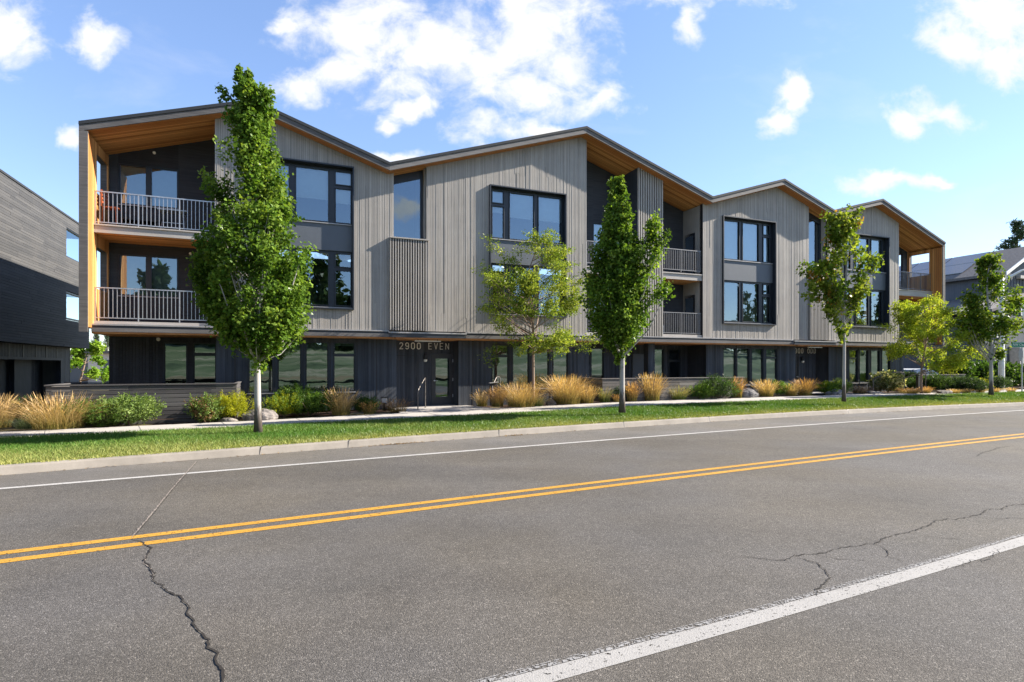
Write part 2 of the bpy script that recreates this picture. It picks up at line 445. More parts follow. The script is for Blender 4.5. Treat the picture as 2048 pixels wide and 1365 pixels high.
def bark_mat(name, light, dark, zsplit):
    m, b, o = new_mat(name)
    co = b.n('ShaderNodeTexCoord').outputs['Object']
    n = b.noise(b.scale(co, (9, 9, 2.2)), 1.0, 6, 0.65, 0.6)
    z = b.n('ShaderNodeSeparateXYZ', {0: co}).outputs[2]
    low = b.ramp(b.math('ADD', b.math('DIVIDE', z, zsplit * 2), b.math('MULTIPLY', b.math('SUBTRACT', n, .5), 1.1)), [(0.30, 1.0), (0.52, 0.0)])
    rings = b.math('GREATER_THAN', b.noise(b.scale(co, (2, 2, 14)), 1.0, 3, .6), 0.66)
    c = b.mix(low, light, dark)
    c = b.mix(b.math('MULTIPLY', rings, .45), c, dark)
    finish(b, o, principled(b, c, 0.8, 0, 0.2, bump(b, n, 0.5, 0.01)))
    return m
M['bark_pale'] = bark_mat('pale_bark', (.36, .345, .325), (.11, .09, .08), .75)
M['bark_brown'] = bark_mat('brown_bark', (.26, .19, .15), (.13, .09, .07), .3)
def rock_mat(name, a, bcol):
    m, b, o = new_mat(name)
    co = b.n('ShaderNodeTexCoord').outputs['Object']
    n = b.noise(co, 4.5, 8, 0.7, 0.5)
    c = b.mix(b.ramp(n, [(0.35, 0.0), (0.65, 1.0)]), a, bcol)
    finish(b, o, principled(b, c, 0.9, 0, 0.2, bump(b, n, 0.8, 0.03)))
    return m
M['rock'] = rock_mat('grey_rock', (.11, .10, .097), (.28, .25, .23))
M['rock_dark'] = rock_mat('dark_rock', (.05, .05, .055), (.22, .21, .21))

# ------------------------------------------------------------------ road, kerb, lawn, pavement
XS = np.concatenate([np.arange(-90, -20, 5), np.arange(-20, 30, 0.5), np.arange(30, 161, 5)])
def strip(name, f0, f1, z, mat, xs=XS, n=2):
    rows = []
    for i in range(n):
        t = i / (n - 1)
        rows.append([(x, float(f0(x) * (1 - t) + f1(x) * t), float(z(x) if callable(z) else z)) for x in xs])
    return sheet(name, rows, mat)
kfac = lambda X: np.sqrt(1 + 0.5 ** 2)
tag(strip('road', lambda x: curb_y(x) - 20.5, curb_y, 0.0, M['asphalt'], n=3), kind='structure')
tag(strip('road_shoulder', lambda x: farline_y(x) + 0.1, lambda x: curb_y(x) + .02, 0.003, M['asphalt_fine']), kind='structure')
def line_marks():
    mk = [('white_edge_line', farline_y, -0.06, 0.07, M['paint_white']), ('yellow_centre_line', yellow_y, 0.075, 0.205, M['paint_yellow']),
          ('yellow_centre_line', yellow_y, -0.235, -0.10, M['paint_yellow']), ('white_edge_line', nearline_y, 0.0, 0.15, M['paint_aged']),
          ('worn_edge_line', nearline_y, 0.156, 0.19, M['paint_worn']), ('worn_edge_line', nearline_y, 0.198, 0.206, M['paint_worn'])]
    for nm, f, a, c, m in mk:
        tag(strip(nm, lambda x: f(x) + a * 1.12, lambda x: f(x) + c * 1.12, 0.004, m), kind='structure')
line_marks()

def curb():
    mb = MB(); xs = list(np.arange(-40, -14, 2.0)) + list(np.arange(-14, 30, 0.4)) + list(np.arange(30, 120, 5))
    prof = [(-0.02, -.05), (0.0, 0.0), (0.055, 0.125), (0.075, 0.146), (0.19, 0.152), (0.20, 0.0)]
    for i in range(len(xs) - 1):
        for (o0, z0), (o1, z1) in zip(prof, prof[1:]):
            a, c = xs[i], xs[i + 1]
            mb.face([(a, curb_y(a) + o0 * 1.14, z0), (c, curb_y(c) + o0 * 1.14, z0), (c, curb_y(c) + o1 * 1.14, z1), (a, curb_y(a) + o1 * 1.14, z1)])
    o = mb.build('kerb', [M['curb']]); tag(o, kind='structure')
    jb = MB()
    for x in (-5.2, -3.66, -.34, 3.3, 6.4, 9.6, 12.7, 15.9, 19.0):
        for w, m_, in ((.012, 0),):
            y = float(curb_y(x))
            pts = [(0.0, 0.004), (0.053, 0.128), (0.075, 0.150), (0.195, 0.156)]
            for (o0, z0), (o1, z1) in zip(pts, pts[1:]):
                jb.face([(x - w, y + o0 * 1.14 - .004, z0), (x + w, y + o0 * 1.14 + w - .004, z0), (x + w, y + o1 * 1.14 + w - .004, z1), (x - w, y + o1 * 1.14 - .004, z1)])
    tag(jb.build('kerb_joints', [M['black']]), kind='structure')
    # dead leaves and grit gathered in the gutter
    n = 900
    x = np.concatenate([rng.uniform(-12, 24, 500), rng.normal(-2.6, .35, 260), rng.normal(.1, .2, 140)])
    y = np.array([float(curb_y(q)) for q in x]) - np.abs(rng.normal(0.02, .05, n))
    scatter = flat_leaves(np.stack([x, y, np.full(n, 0.012)], 1), .018, .05, [(.22, .13, .06), (.30, .2, .09), (.12, .08, .05)])
    tag(np_mesh('leaf_litter', scatter[0], 6, scatter[1], M['straw']), kind='stuff')
SIMPLE = np.array([(0, 0), (.35, -.22), (.75, -.16), (1, 0), (.75, .16), (.35, .22)], float)
MAPLE = np.array([(0, 0), (.12, -.34), (.42, -.56), (.46, -.26), (.78, -.32), (1, 0), (.78, .32), (.46, .26), (.42, .56), (.12, .34)], float)
LANCE = np.array([(0, 0), (.3, -.11), (.75, -.08), (1, 0), (.75, .08), (.3, .11)], float)
def leaf_polys(cen, nrm, tan, size, tmpl, fold=0.0):
    nrm = nrm / (np.linalg.norm(nrm, axis=1, keepdims=True) + 1e-9)
    tan = tan - nrm * np.sum(tan * nrm, 1, keepdims=True)
    tan = tan / (np.linalg.norm(tan, axis=1, keepdims=True) + 1e-9)
    bit = np.cross(nrm, tan)
    v = cen[:, None, :] + size[:, None, None] * (tmpl[None, :, 0:1] * tan[:, None, :] + tmpl[None, :, 1:2] * bit[:, None, :]
        + fold * np.abs(tmpl[None, :, 1:2]) * nrm[:, None, :])
    return v.reshape(-1, 3)
def pick_cols(n, cols, jit=.18):
    cols = np.array(cols); c = cols[rng.integers(0, len(cols), n)]
    return np.clip(c * rng.uniform(1 - jit, 1 + jit, (n, 1)), 0, 1)
def flat_leaves(cen, s0, s1, cols):
    n = len(cen); nr = np.tile([0, 0, 1.0], (n, 1)) + rng.normal(0, .35, (n, 3))
    return leaf_polys(cen, nr, rng.normal(0, 1, (n, 3)), rng.uniform(s0, s1, n), SIMPLE), pick_cols(n, cols)
curb()

def cracks():
    def crack(name, pts, w, z, mat, jitter):
        mb = MB(); P = [Vector((x, y, 0)) for x, y in pts]; Q = []
        for a, b in zip(P, P[1:]):
            n = max(1, int((b - a).length / 0.035))
            for i in range(n):
                q = a.lerp(b, i / n)
                Q.append(q + Vector((random.gauss(0, jitter), random.gauss(0, jitter), 0)))
        Q.append(P[-1]); L = None
        for i, q in enumerate(Q):
            d = (Q[min(i + 1, len(Q) - 1)] - Q[max(i - 1, 0)]); d = d.normalized() if d.length > 1e-6 else Vector((1, 0, 0))
            n = Vector((-d.y, d.x, 0)); ww = w * random.uniform(.35, 1.25) * (0.35 + 0.65 * min(1, min(i, len(Q) - 1 - i) / 6))
            cur = (q - n * ww, q + n * ww)
            if L: mb.face([(L[0].x, L[0].y, z), (L[1].x, L[1].y, z), (cur[1].x, cur[1].y, z), (cur[0].x, cur[0].y, z)])
            L = cur
        tag(mb.build(name, [mat]), kind='structure')
    M['crack'] = simple('crack_shadow', (.012, .009, .007), 0.95)  # dark brown of the crack strips
    M['seam'] = simple('joint_filler', (.20, .17, .145), 0.9)
    c1 = [(-4.03,5.94),(-3.84,5.82),(-3.64,5.65),(-3.54,5.44),(-3.44,5.24),(-3.34,5.15),(-3.22,5.02),(-3.12,4.89),(-3.08,4.79),(-3.01,4.73),(-2.92,4.69),(-2.83,4.58),(-2.74,4.51),(-2.66,4.48),(-2.57,4.38),(-2.47,4.28),(-2.42,4.16),(-2.33,4.07),(-2.25,3.96),(-2.16,3.88),(-2.05,3.76),(-1.97,3.66),(-1.86,3.55),(-1.86,3.51),(-1.77,3.41),(-1.73,3.35),(-1.69,3.26),(-1.63,3.17),(-1.57,3.03)]
    crack('road_crack', c1, .0080, .0065, M['crack'], .0075)
    crack('road_crack', [(x - .010, y - .003) for x, y in c1[3:9]], .006, .0050, M['seam'], .006)
    crack('road_crack', [(-2.74,4.51),(-2.80,4.40),(-2.84,4.31)], .004, .0065, M['crack'], .006)
    crack('road_crack', [(-1.97,3.66),(-1.88,3.66),(-1.80,3.63)], .004, .0065, M['crack'], .006)
    crack('road_joint', [(-6.04,10.72),(-5.52,9.45),(-5.03,8.25),(-4.53,7.09),(-4.06,5.97)], .010, .0050, M['seam'], .004)
    crack('road_joint', [(-6.02,10.73),(-5.50,9.46),(-5.01,8.26),(-4.51,7.10),(-4.04,5.98)], .0035, .0065, M['crack'], .004)
    c2 = [(2.22,5.4),(2.39,5.33),(2.56,5.28),(2.74,5.43),(2.93,5.46),(3.07,5.5),(3.28,5.63),(3.53,5.73),(3.76,5.79),(4.0,5.99),(4.38,6.17),(4.74,6.4),(5.04,6.64),(5.22,6.72),(5.28,6.68),(5.6,6.83),(5.79,6.91),(6.06,7.15),(6.26,7.15),(6.48,7.33),(6.78,7.42),(7.19,7.6)]
    crack('road_crack', c2, .0065, .0065, M['crack'], .010)
    crack('road_crack', [(2.74,5.43),(2.79,5.28),(2.85,5.19),(2.82,5.06),(2.75,4.86),(2.66,4.75),(2.48,4.57),(2.43,4.47)], .007, .0065, M['crack'], .008)
    crack('road_crack', [(3.76,5.79),(3.76,5.68),(3.71,5.52),(3.61,5.38),(3.69,5.26)], .005, .0065, M['crack'], .008)
    crack('road_crack', [(9.36,11.28),(9.86,11.76),(10.34,12.07),(10.85,12.49),(11.43,12.75)], .009, .0065, M['crack'], .02)
    crack('road_crack', [(4.38,6.17),(4.5,6.02),(4.72,5.95),(4.86,5.80)], .004, .0065, M['crack'], .012)
    crack('road_crack', [(2.93,5.46),(3.1,5.33),(3.34,5.30),(3.5,5.2)], .0035, .0065, M['crack'], .012)
    crack('road_crack', [(5.6,6.83),(5.85,6.72),(6.1,6.75),(6.4,6.62)], .004, .0065, M['crack'], .014)
    crack('road_crack', [(3.9,5.05),(4.05,5.1),(4.3,5.25),(4.6,5.35),(4.9,5.62)], .004, .0065, M['crack'], .02)
cracks()
M['gutter'] = paint('gutter_dirt', (.13, .10, .075), .50, 5)
tag(strip('gutter_dirt', lambda x: curb_y(x) - .13, lambda x: curb_y(x) - .012, 0.0045, M['gutter'], np.arange(-20, 30, .5)), kind='structure')

# lawn soil and blades
def lawn_z(X, t): return 0.148 * (1 - t) + (zs(X) - .01) * t
LX = np.concatenate([np.arange(-40, -20, 2), np.arange(-20, 34, 0.5), np.arange(34, 100, 4)])
lawn_rows = []
for i in range(9):
    t = i / 8
    lawn_rows.append([(x, float((curb_y(x) + .22) * (1 - t) + walk_near_y(x) * t), float(lawn_z(x, t)) - .012) for x in LX])
tag(sheet('lawn', lawn_rows, M['soil']), kind='structure')
def blades():
    n = 230000
    x = rng.uniform(-14.5, 28, n * 2); t = rng.uniform(0, 1, n * 2)
    keep = rng.uniform(0, 1, n * 2) < np.interp(x, [-14, -4, 6, 28], [1, .8, .45, .25]); x = x[keep][:n]; t = t[keep][:n]
    t = np.clip(t + rng.normal(0, .012, len(t)), -0.012, 1.012); m = len(x)
    y = (curb_y(x) + .20) * (1 - t) + (walk_near_y(x) + .02) * t
    z = 0.142 * (1 - t) + (zs(x) - .02) * t
    h = rng.uniform(.035, .085, m) * np.interp(x, [-14, 0, 28], [.9, 1.05, 1.2]) * np.interp(t, [0, .15, 1], [.75, 1, 1.1])
    az = rng.uniform(0, 2 * np.pi, m); w = rng.uniform(.004, .008, m) * np.interp(x, [-14, 0, 28], [1, 1.5, 2.4])
    lean = rng.normal(0, .6, (m, 2)) * h[:, None]
    b = np.stack([x, y, z], 1); dx = np.stack([np.cos(az) * w, np.sin(az) * w, np.zeros(m)], 1)
    tip = b + np.stack([lean[:, 0], lean[:, 1], h], 1)
    v = np.stack([b - dx, b + dx, tip], 1).reshape(-1, 3)
    patch = .5 + .5 * np.sin(x * .9 + 2 * np.sin(y * .7)) * np.cos(y * 1.3 + x * .35)
    dry = np.clip(np.interp(t, [0, .1, .35, 1], [.9, .55, .18, .08]) + .35 * (patch - .6) + rng.normal(0, .16, m) + .3 * np.exp(-((x + 10) / 2.5) ** 2 - ((t - .25) / .2) ** 2), 0, 1)
    g = np.array([.075, .172, .028]); d = np.array([.36, .35, .125])
    col = g[None] * (1 - dry[:, None]) + d[None] * dry[:, None]
    col *= rng.uniform(.7, 1.3, (m, 1))
    tag(np_mesh('lawn_grass', v, 3, col, M['blade']), kind='stuff')
blades()

# pavement with joints, planting bed, ground behind, bank across the road
tag(strip('pavement', walk_near_y, walk_far_y, lambda x: zs(x), M['walk'], LX, 3), kind='structure')
def walk_joints():
    mb = MB()
    for x in np.arange(-13.1, 30, 1.83):
        y0, y1 = float(walk_near_y(x)), float(walk_far_y(x + -.9)); z = float(zs(x)) + .004
        a = Vector((x, y0, z)); c = Vector((x - .9, float(walk_far_y(x - .9)), float(zs(x - .9)) + .004)); w = .009
        mb.face([(a.x - w, a.y, a.z), (a.x + w, a.y, a.z), (c.x + w, c.y, c.z), (c.x - w, c.y, c.z)])
    for x0 in np.arange(-14, 30, .5):   # thickness at the lawn side
        pass
    tag(mb.build('pavement_joints', [M['rock_dark']]), kind='structure')
walk_joints()
bed_rows = []
for i in range(8):
    t = i / 7
    bed_rows.append([(x - 1.6 * t, float(walk_far_y(x) + 5.0 * t), float(zs(x)) - .085 + .045 * math.sin(t * 3.1) + (random.gauss(0, .010) if 0 < i < 7 else 0)) for x in LX])
tag(sheet('planting_bed', bed_rows, M['mulch']), kind='structure')
gx = np.concatenate([np.arange(-700, -60, 80), np.arange(-60, 120, 10), np.arange(120, 801, 80)])
g_rows = [[(x, float(walk_near_y(np.clip(x, -60, 120)) + 2.0 + dy), float(zs(np.clip(x, -60, 60))) - .06) for x in gx] for dy in (0, 6, 15, 40, 100, 300, 900)]
tag(sheet('ground', g_rows, M['dry']), kind='structure')
bank_rows = []
for dy, z in ((-20.4, 0.0), (-20.6, .13), (-24, .2), (-32, 1.0), (-42, 2.6), (-55, 4.6), (-75, 6.2), (-120, 6.0), (-700, 5.0)):
    bank_rows.append([(x, float(curb_y(np.clip(x, -60, 120)) + dy), z * (1 + .25 * math.sin(x * .07 + dy * .05)) if z > .5 else z) for x in np.arange(-300, 301, 10)])
tag(sheet('grassy_bank', bank_rows, M['bank']), kind='structure')
def dirt_path():
    mb = MB()
    for x0 in range(-60, 40, 4):
        f = lambda x: curb_y(x) - 20.5 - 6.0 + 1.0 * math.sin(x * .15)
        mb.face([(x0, float(f(x0)), .55), (x0 + 4, float(f(x0 + 4)), .55), (x0 + 4, float(f(x0 + 4)) - 1.6, .78), (x0, float(f(x0)) - 1.6, .78)])
    tag(mb.build('path', [M['dry']]), kind='structure')
dirt_path()

# ------------------------------------------------------------------ main apartment building (facade frame)
BLD = empty('apartment_building', (ORG[0], ORG[1], 0), PHI,
            'three storey apartment building with zigzag roof and grey board siding over charcoal ground floor', 'building')
RT = [(-13.99, 9.05), (-9.30, 10.53), (-4.87, 9.07), (3.12, 11.63), (9.64, 9.49), (13.99, 10.83), (17.37, 9.68), (20.98, 10.64), (26.17, 8.76)]
RTs = [p[0] for p in RT]; RTz = [p[1] for p in RT]
def roof_z(s): return float(np.interp(s, RTs, RTz))
def soff(s): return roof_z(s) - .285
BR = random.Random(3)

def slope_slab(mb, d0, d1, top, bot, m=0, s_lo=None, s_hi=None, t=None):
    P = [p for p in RT if (s_lo is None or p[0] > s_lo) and (s_hi is None or p[0] < s_hi)]
    ss = ([s_lo] if s_lo is not None else []) + [p[0] for p in P] + ([s_hi] if s_hi is not None else [])
    for a, b in zip(ss, ss[1:]):
        za, zb = roof_z(a), roof_z(b)
        mb.hexa([(a, d0, za + bot), (b, d0, zb + bot), (b, d1, zb + bot), (a, d1, za + bot),
                 (a, d0, za + top), (b, d0, zb + top), (b, d1, zb + top), (a, d1, za + top)], m, BR.random() if t is None else t)

def boards(mb, s0, s1, bot, top, d, wr=(.036, .08), jit=.011, holes=(), thick=.12, gap=.0065, m=0, mback=None, butt=.35, axis=0):
    """vertical boards between s0 and s1, bottoms at bot, tops following top(s); holes = (s0,s1,z0,z1)"""
    cuts = sorted({s0, s1} | {c for h in holes for c in h[:2] if s0 < c < s1})
    topf = top if callable(top) else (lambda s: top)
    botf = bot if callable(bot) else (lambda s: bot)
    for a, b in zip(cuts, cuts[1:]):
        mid = (a + b) / 2
        hs = sorted([(h[2], h[3]) for h in holes if h[0] <= mid <= h[1]])
        def spans(x0, x1):
            lo = max(botf(x0), botf(x1)); out = []
            for z0, z1 in hs: out.append((lo, z0)); lo = z1
            out.append((lo, None)); return out
        # backing
        kn = sorted({a, b} | {q for q in RTs if a < q < b})
        if mback is not None:
            for k0, k1 in zip(kn, kn[1:]):
                for z0, z1 in spans(k0, k1):
                    zt0, zt1 = (topf(k0), topf(k1)) if z1 is None else (z1, z1)
                    if max(zt0, zt1) - z0 < .01: continue
                    y0, y1 = d + jit + .012, d + thick + .1
                    mb.hexa([(k0, y0, z0), (k1, y0, z0), (k1, y1, z0), (k0, y1, z0), (k0, y0, zt0), (k1, y0, zt1), (k1, y1, zt1), (k0, y1, zt0)], mback, .1)
        x = a
        while x < b - 1e-4:
            w = BR.uniform(*wr)
            if b - x - w < wr[0]: w = b - x
            x1 = min(b, x + w); j = BR.uniform(0, jit); g = gap * BR.uniform(.5, 1.3)
            xa, xb = x + (g if x > a + 1e-6 else 0), x1
            for z0, z1 in spans(x, x1):
                zt0, zt1 = (topf(xa), topf(xb)) if z1 is None else (z1, z1)
                if max(zt0, zt1) - z0 < .01: continue
                segs = [(z0, None)]
                if min(zt0, zt1) - z0 > 1.5 and BR.random() < butt:
                    zc = BR.uniform(z0 + .4, min(zt0, zt1) - .4); segs = [(z0, zc), (zc, None)]
                for za, zb in segs:
                    q0, q1 = (zt0, zt1) if zb is None else (zb, zb)
                    jj = j if zb is None else BR.uniform(0, jit)
                    y0, y1 = d + jj, d + jit + .012 if mback is not None else d + thick
                    mb.hexa([(xa, y0, za), (xb, y0, za), (xb, y1, za), (xa, y1, za), (xa, y0, q0), (xb, y0, q1), (xb, y1, q1), (xa, y1, q0)], m, BR.random())
            x = x1

# roof, fascia, soffit
mb = MB(); slope_slab(mb, -.475, 18.9, 0.0, -.10)
mb.build('roof', [M['roofing']], BLD)
mb = MB()
slope_slab(mb, -.445, -.40, -.102, -.285)
mb.build('fascia', [M['fascia']], BLD)
mb = MB(); slope_slab(mb, -.398, 2.6, -.103, -.28)
mb.build('soffit', [M['cedar_d']], BLD)
mb = MB(); slope_slab(mb, 2.602, 18.7, -.06, -.28); mb.box(-13.7, 25.9, 18.3, 18.5, .2, 8.4); mb.box(-13.9, -13.7, 2.2, 18.3, 2.9, 8.6); mb.box(-13.6, -13.4, 2.0, 18.3, .15, 2.9)
mb.box(23.85, 24.0, .80, 18.3, .3, 2.9); mb.box(25.75, 25.9, 2.7, 18.3, 2.9, 8.2)
mb.box(-13.4, 24.0, 2.2, 18.3, 2.75, 2.9); mb.box(-13.4, 25.7, 2.25, 18.3, 5.75, 5.9)
mb.build('outer_wall', [M['charcoal']], BLD)

# upper facade walls; openings for the four tall window bays
UP = dict(A=(-9.38, -6.07, 3.80, 8.87), B=(-.96, 2.39, 3.78, 8.87), C=(10.58, 13.87, 3.77, 8.82), D=(18.65, 22.05, 3.82, 8.76))
Z2 = 3.10
for nm, s0, s1 in (('A', -10.46, -4.66), ('B', -3.44, 3.37), ('C', 9.47, 16.15), ('D', 17.48, 22.94)):
    mb = MB(); o = UP[nm]
    boards(mb, s0, s1, Z2, soff, 0.0, holes=[o], mback=1)
    mb.box(s0, s0 + .05, .13, 1.9, Z2, min(soff(s0), soff(s0 + .1)), 0, .5)     # return faces
    mb.box(s1 - .05, s1, .13, 1.4, Z2, min(soff(s1), soff(s1 - .1)), 0, .5)
    mb.build('siding_wall', [M['siding'], M['black']], BLD)

def rect_fill(mb, s0, s1, z0, z1, holes, d0, d1, m=0):
    xs = sorted({s0, s1} | {c for h in holes for c in h[:2]}); zz = sorted({z0, z1} | {c for h in holes for c in h[2:4]})
    for a, b in zip(xs, xs[1:]):
        for c, e in zip(zz, zz[1:]):
            if any(h[0] - 1e-6 <= a and b <= h[1] + 1e-6 and h[2] - 1e-6 <= c and e <= h[3] + 1e-6 for h in holes): continue
            mb.box(a, b, d0, d1, c, e, m)
def ring(mb, s0, s1, z0, z1, w, d0, d1, m=0):
    mb.box(s0 - w, s0, d0, d1, z0 - w, z1 + w, m); mb.box(s1, s1 + w, d0, d1, z0 - w, z1 + w, m)
    mb.box(s0, s1, d0, d1, z0 - w, z0, m); mb.box(s0, s1, d0, d1, z1, z1 + w, m)
def quad_s(mb, s0, s1, z0, z1, d, m=0): mb.face([(s0, d, z0), (s1, d, z0), (s1, d, z1), (s0, d, z1)], m)

def bay_window(o, cols, blinds):
    """tall two-storey bay: metal surround, panes, spandrel panel, sill, blinds"""
    s0, s1, z0, z1 = o; G = .2
    up, lo = (z0 + 3.07, z1 - .13), (z0 + .13, z0 + 2.02)
    panes = []
    for a, b, tr in cols:
        for r, (za, zb) in enumerate((up, lo)):
            if tr:
                zt = zb - .56
                panes += [(a, b, za, zt - .045, r), (a, b, zt + .045, zb, r)]
            else: panes.append((a, b, za, zb, r))
    mb = MB()
    for x0, x1 in ((s0, s0 + .045), (s1 - .045, s1)): mb.box(x0, x1, -.10, .34, z0, z1)
    mb.box(s0 + .045, s1 - .045, -.10, .34, z1 - .045, z1); mb.box(s0 + .045, s1 - .045, -.10, .34, z0, z0 + .045)
    rect_fill(mb, s0 + .045, s1 - .045, z0 + .045, z1 - .045, [p[:4] for p in panes], .17, .24)
    for a, b, za, zb, r in panes: ring(mb, a + .03, b - .03, za + .03, zb - .03, .03, .135, .17)
    w = mb.build('window', [M['metal']], BLD)
    for p in panes:
        gb = MB(); quad_s(gb, p[0], p[1], p[2], p[3], G); gb.build('pane', [M['glass']], w)
    sp = MB(); sp.box(s0 + .047, s1 - .047, .105, .168, z0 + 2.08, z0 + 3.0); sp.build('spandrel_panel', [M['panel']], w)
    for dz in (.05, 3.005):
        sl = MB(); sl.box(s0 + .06, s1 - .06, .06, .133, z0 + dz, z0 + dz + .032); sl.build('sill', [M['flash']], w)
    for i, (a, b, tr) in enumerate(cols):
        for r, (za, zb) in enumerate((up, lo)):
            fr, mt = blinds[r][i]
            if fr > 0:
                bb = MB(); quad_s(bb, a - .03, b + .03, zb - (zb - za) * fr, zb + .02, .30); bb.build('blind', [M['blind_grey' if mt else 'blind_pale']], w)
    rm = MB()
    for za, zb in (up, lo):
        rm.face([(s0, 2.1, za - .1), (s1, 2.1, za - .1), (s1, 2.1, zb + .1), (s0, 2.1, zb + .1)])
        rm.face([(s0, .35, za - .12), (s1, .35, za - .12), (s1, 2.1, za - .12), (s0, 2.1, za - .12)])
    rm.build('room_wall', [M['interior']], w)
bay_window(UP['A'], [(-9.26, -8.20, 0), (-8.01, -6.90, 0), (-6.70, -6.13, 1)], [[(.62, 0), (.56, 0), (.6, 0)], [(0, 1), (0, 1), (0, 1)]])
bay_window(UP['B'], [(-.80, -.27, 1), (-.06, 1.05, 0), (1.20, 2.30, 0)], [[(.45, 0), (.52, 0), (.52, 0)], [(0, 1), (.2, 1), (0, 1)]])
bay_window(UP['C'], [(10.80, 11.78, 0), (11.95, 13.00, 0), (13.25, 13.70, 1)], [[(1.0, 0), (1.0, 0), (1.0, 0)], [(1.0, 1), (1.0, 1), (1.0, 1)]])
bay_window(UP['D'], [(18.82, 19.35, 1), (19.72, 20.72, 0), (20.90, 21.80, 0)], [[(.9, 0), (1.0, 0), (1.0, 0)], [(.5, 1), (.45, 1), (.3, 1)]])  # upper row: pale sheets stand in for bright reflected sky

# entry bays: tall glass under the roof, slatted screen below
def entry_bay(sg0, sg1, d, s_side, scr0, scr1, ztop):
    mb = MB()
    zl = lambda s: soff(s) - .30
    mb.hexa([(sg0, d - .05, zl(sg0)), (sg1, d - .05, zl(sg1)), (sg1, d + .12, zl(sg1)), (sg0, d + .12, zl(sg0)),
             (sg0, d - .05, soff(sg0)), (sg1, d - .05, soff(sg1)), (sg1, d + .12, soff(sg1)), (sg0, d + .12, soff(sg0))])
    mb.box(sg1 - .09, sg1, d - .05, d + .1, ztop, zl(sg1)); mb.box(sg0, sg0 + .05, d - .05, d + .1, ztop, zl(sg0))
    mb.box(sg0 + .05, sg1 - .09, d - .05, d + .1, ztop, ztop + .09)
    w = mb.build('window', [M['metal']], BLD)
    gb = MB(); gb.face([(sg0 + .05, d, ztop + .09), (sg1 - .09, d, ztop + .09), (sg1 - .09, d, zl(sg1)), (sg0 + .05, d, zl(sg0))])
    gb.build('pane', [M['glass']], w)
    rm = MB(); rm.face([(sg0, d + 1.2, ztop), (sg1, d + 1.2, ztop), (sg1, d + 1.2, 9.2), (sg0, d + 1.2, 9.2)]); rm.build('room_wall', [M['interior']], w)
    sw = MB(); sw.box(sg1, sg1 + .06, 0.13, d + .3, 6.4, soff(sg1)); sw.box(sg0 - .03, sg1 + .1, .01, .3, Z2, ztop - .05); sw.build('return_wall', [M['siding']], BLD)
    sc = MB(); n = int(round((scr1 - scr0) / .095)); st = (scr1 - scr0) / n
    sc.box(scr0, scr1, -.035, -.005, Z2 + .01, ztop - .06, 1)
    for i in range(n):
        x = scr0 + st * i; sc.box(x, x + .042, -.125, -.036, Z2 + .01, ztop - .045, 0, BR.uniform(.45, .9))
    sc.box(scr0 - .01, scr1 + .03, -.16, .005, ztop - .044, ztop, 0, .95)
    sc.build('slat_screen', [M['siding'], M['charcoal']], BLD)
entry_bay(-4.66, -3.50, .40, 0, -4.81, -3.41, 6.50)
entry_bay(16.15, 17.42, .40, 0, 16.13, 17.50, 6.40)
def full_screen(s0, s1):
    mb = MB()
    mb.hexa([(s0, .03, Z2), (s1, .03, Z2), (s1, 1.5, Z2), (s0, 1.5, Z2), (s0, .03, soff(s0)), (s1, .03, soff(s1)), (s1, 1.5, soff(s1)), (s0, 1.5, soff(s0))], 1, .2)
    n = 11; st = (s1 - s0) / n
    for i in range(n):
        x = s0 + st * i + .01; w = .062
        mb.hexa([(x, -.07, Z2), (x + w, -.07, Z2), (x + w, .028, Z2), (x, .028, Z2), (x, -.07, soff(x)), (x + w, -.07, soff(x + w)), (x + w, .028, soff(x + w)), (x, .028, soff(x))], 0, BR.uniform(.5, 1))
    mb.build('slat_screen', [M['siding'], M['charcoal']], BLD)
full_screen(5.9, 7.24)

# recessed balconies: back walls, slabs, railings
def hboards(mb, s0, s1, d, bot, top, holes=(), m=0):
    """level dark boards on a recessed wall: coarse backing with thin relief"""
    cuts = sorted({s0, s1} | {c for h in holes for c in h[:2]} | {q for q in RTs if s0 < q < s1})
    for a, b in zip(cuts, cuts[1:]):
        mid = (a + b) / 2; hs = sorted([(h[2], h[3]) for h in holes if h[0] <= mid <= h[1]]); lo = bot
        for z0, z1 in hs + [(None, None)]:
            za, zb = (top(a), top(b)) if z0 is None else (z0, z0)
            if za - lo > .01: mb.hexa([(a, d, lo), (b, d, lo), (b, d + .12, lo), (a, d + .12, lo), (a, d, za), (b, d, zb), (b, d + .12, zb), (a, d + .12, za)], m, BR.random())
            lo = z1
def plain_window(rects, d, glass='glass', trans=None, fw=.05, blind_backing=None, sill=True, depth=.10):
    """framed window of one or more panes set in a wall whose face is at d"""
    mb = MB(); s0 = min(r[0] for r in rects) - fw; s1 = max(r[1] for r in rects) + fw; z0 = min(r[2] for r in rects) - fw; z1 = max(r[3] for r in rects) + fw
    rect_fill(mb, s0, s1, z0, z1, rects, d + .02, d + depth)
    ring(mb, s0 + .02, s1 - .02, z0 + .02, z1 - .02, .02, d - .015, d + .02)
    if sill: mb.box(s0 - .02, s1 + .02, d - .05, d + .018, z0 - .035, z0 - .001, 1)
    w = mb.build('window', [M['metal'], M['flash']], BLD)
    for r in rects:
        gb = MB(); quad_s(gb, *r, d + .06); gb.build('pane', [M[glass]], w)
        if blind_backing:
            bb = MB(); quad_s(bb, r[0], r[1], r[3] - (r[3] - r[2]) * blind_backing[0], r[3], d + depth + .05); bb.build('blind', [M[blind_backing[1]]], w)
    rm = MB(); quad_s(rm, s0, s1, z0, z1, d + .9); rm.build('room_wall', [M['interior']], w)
    return (s0, s1, z0, z1)
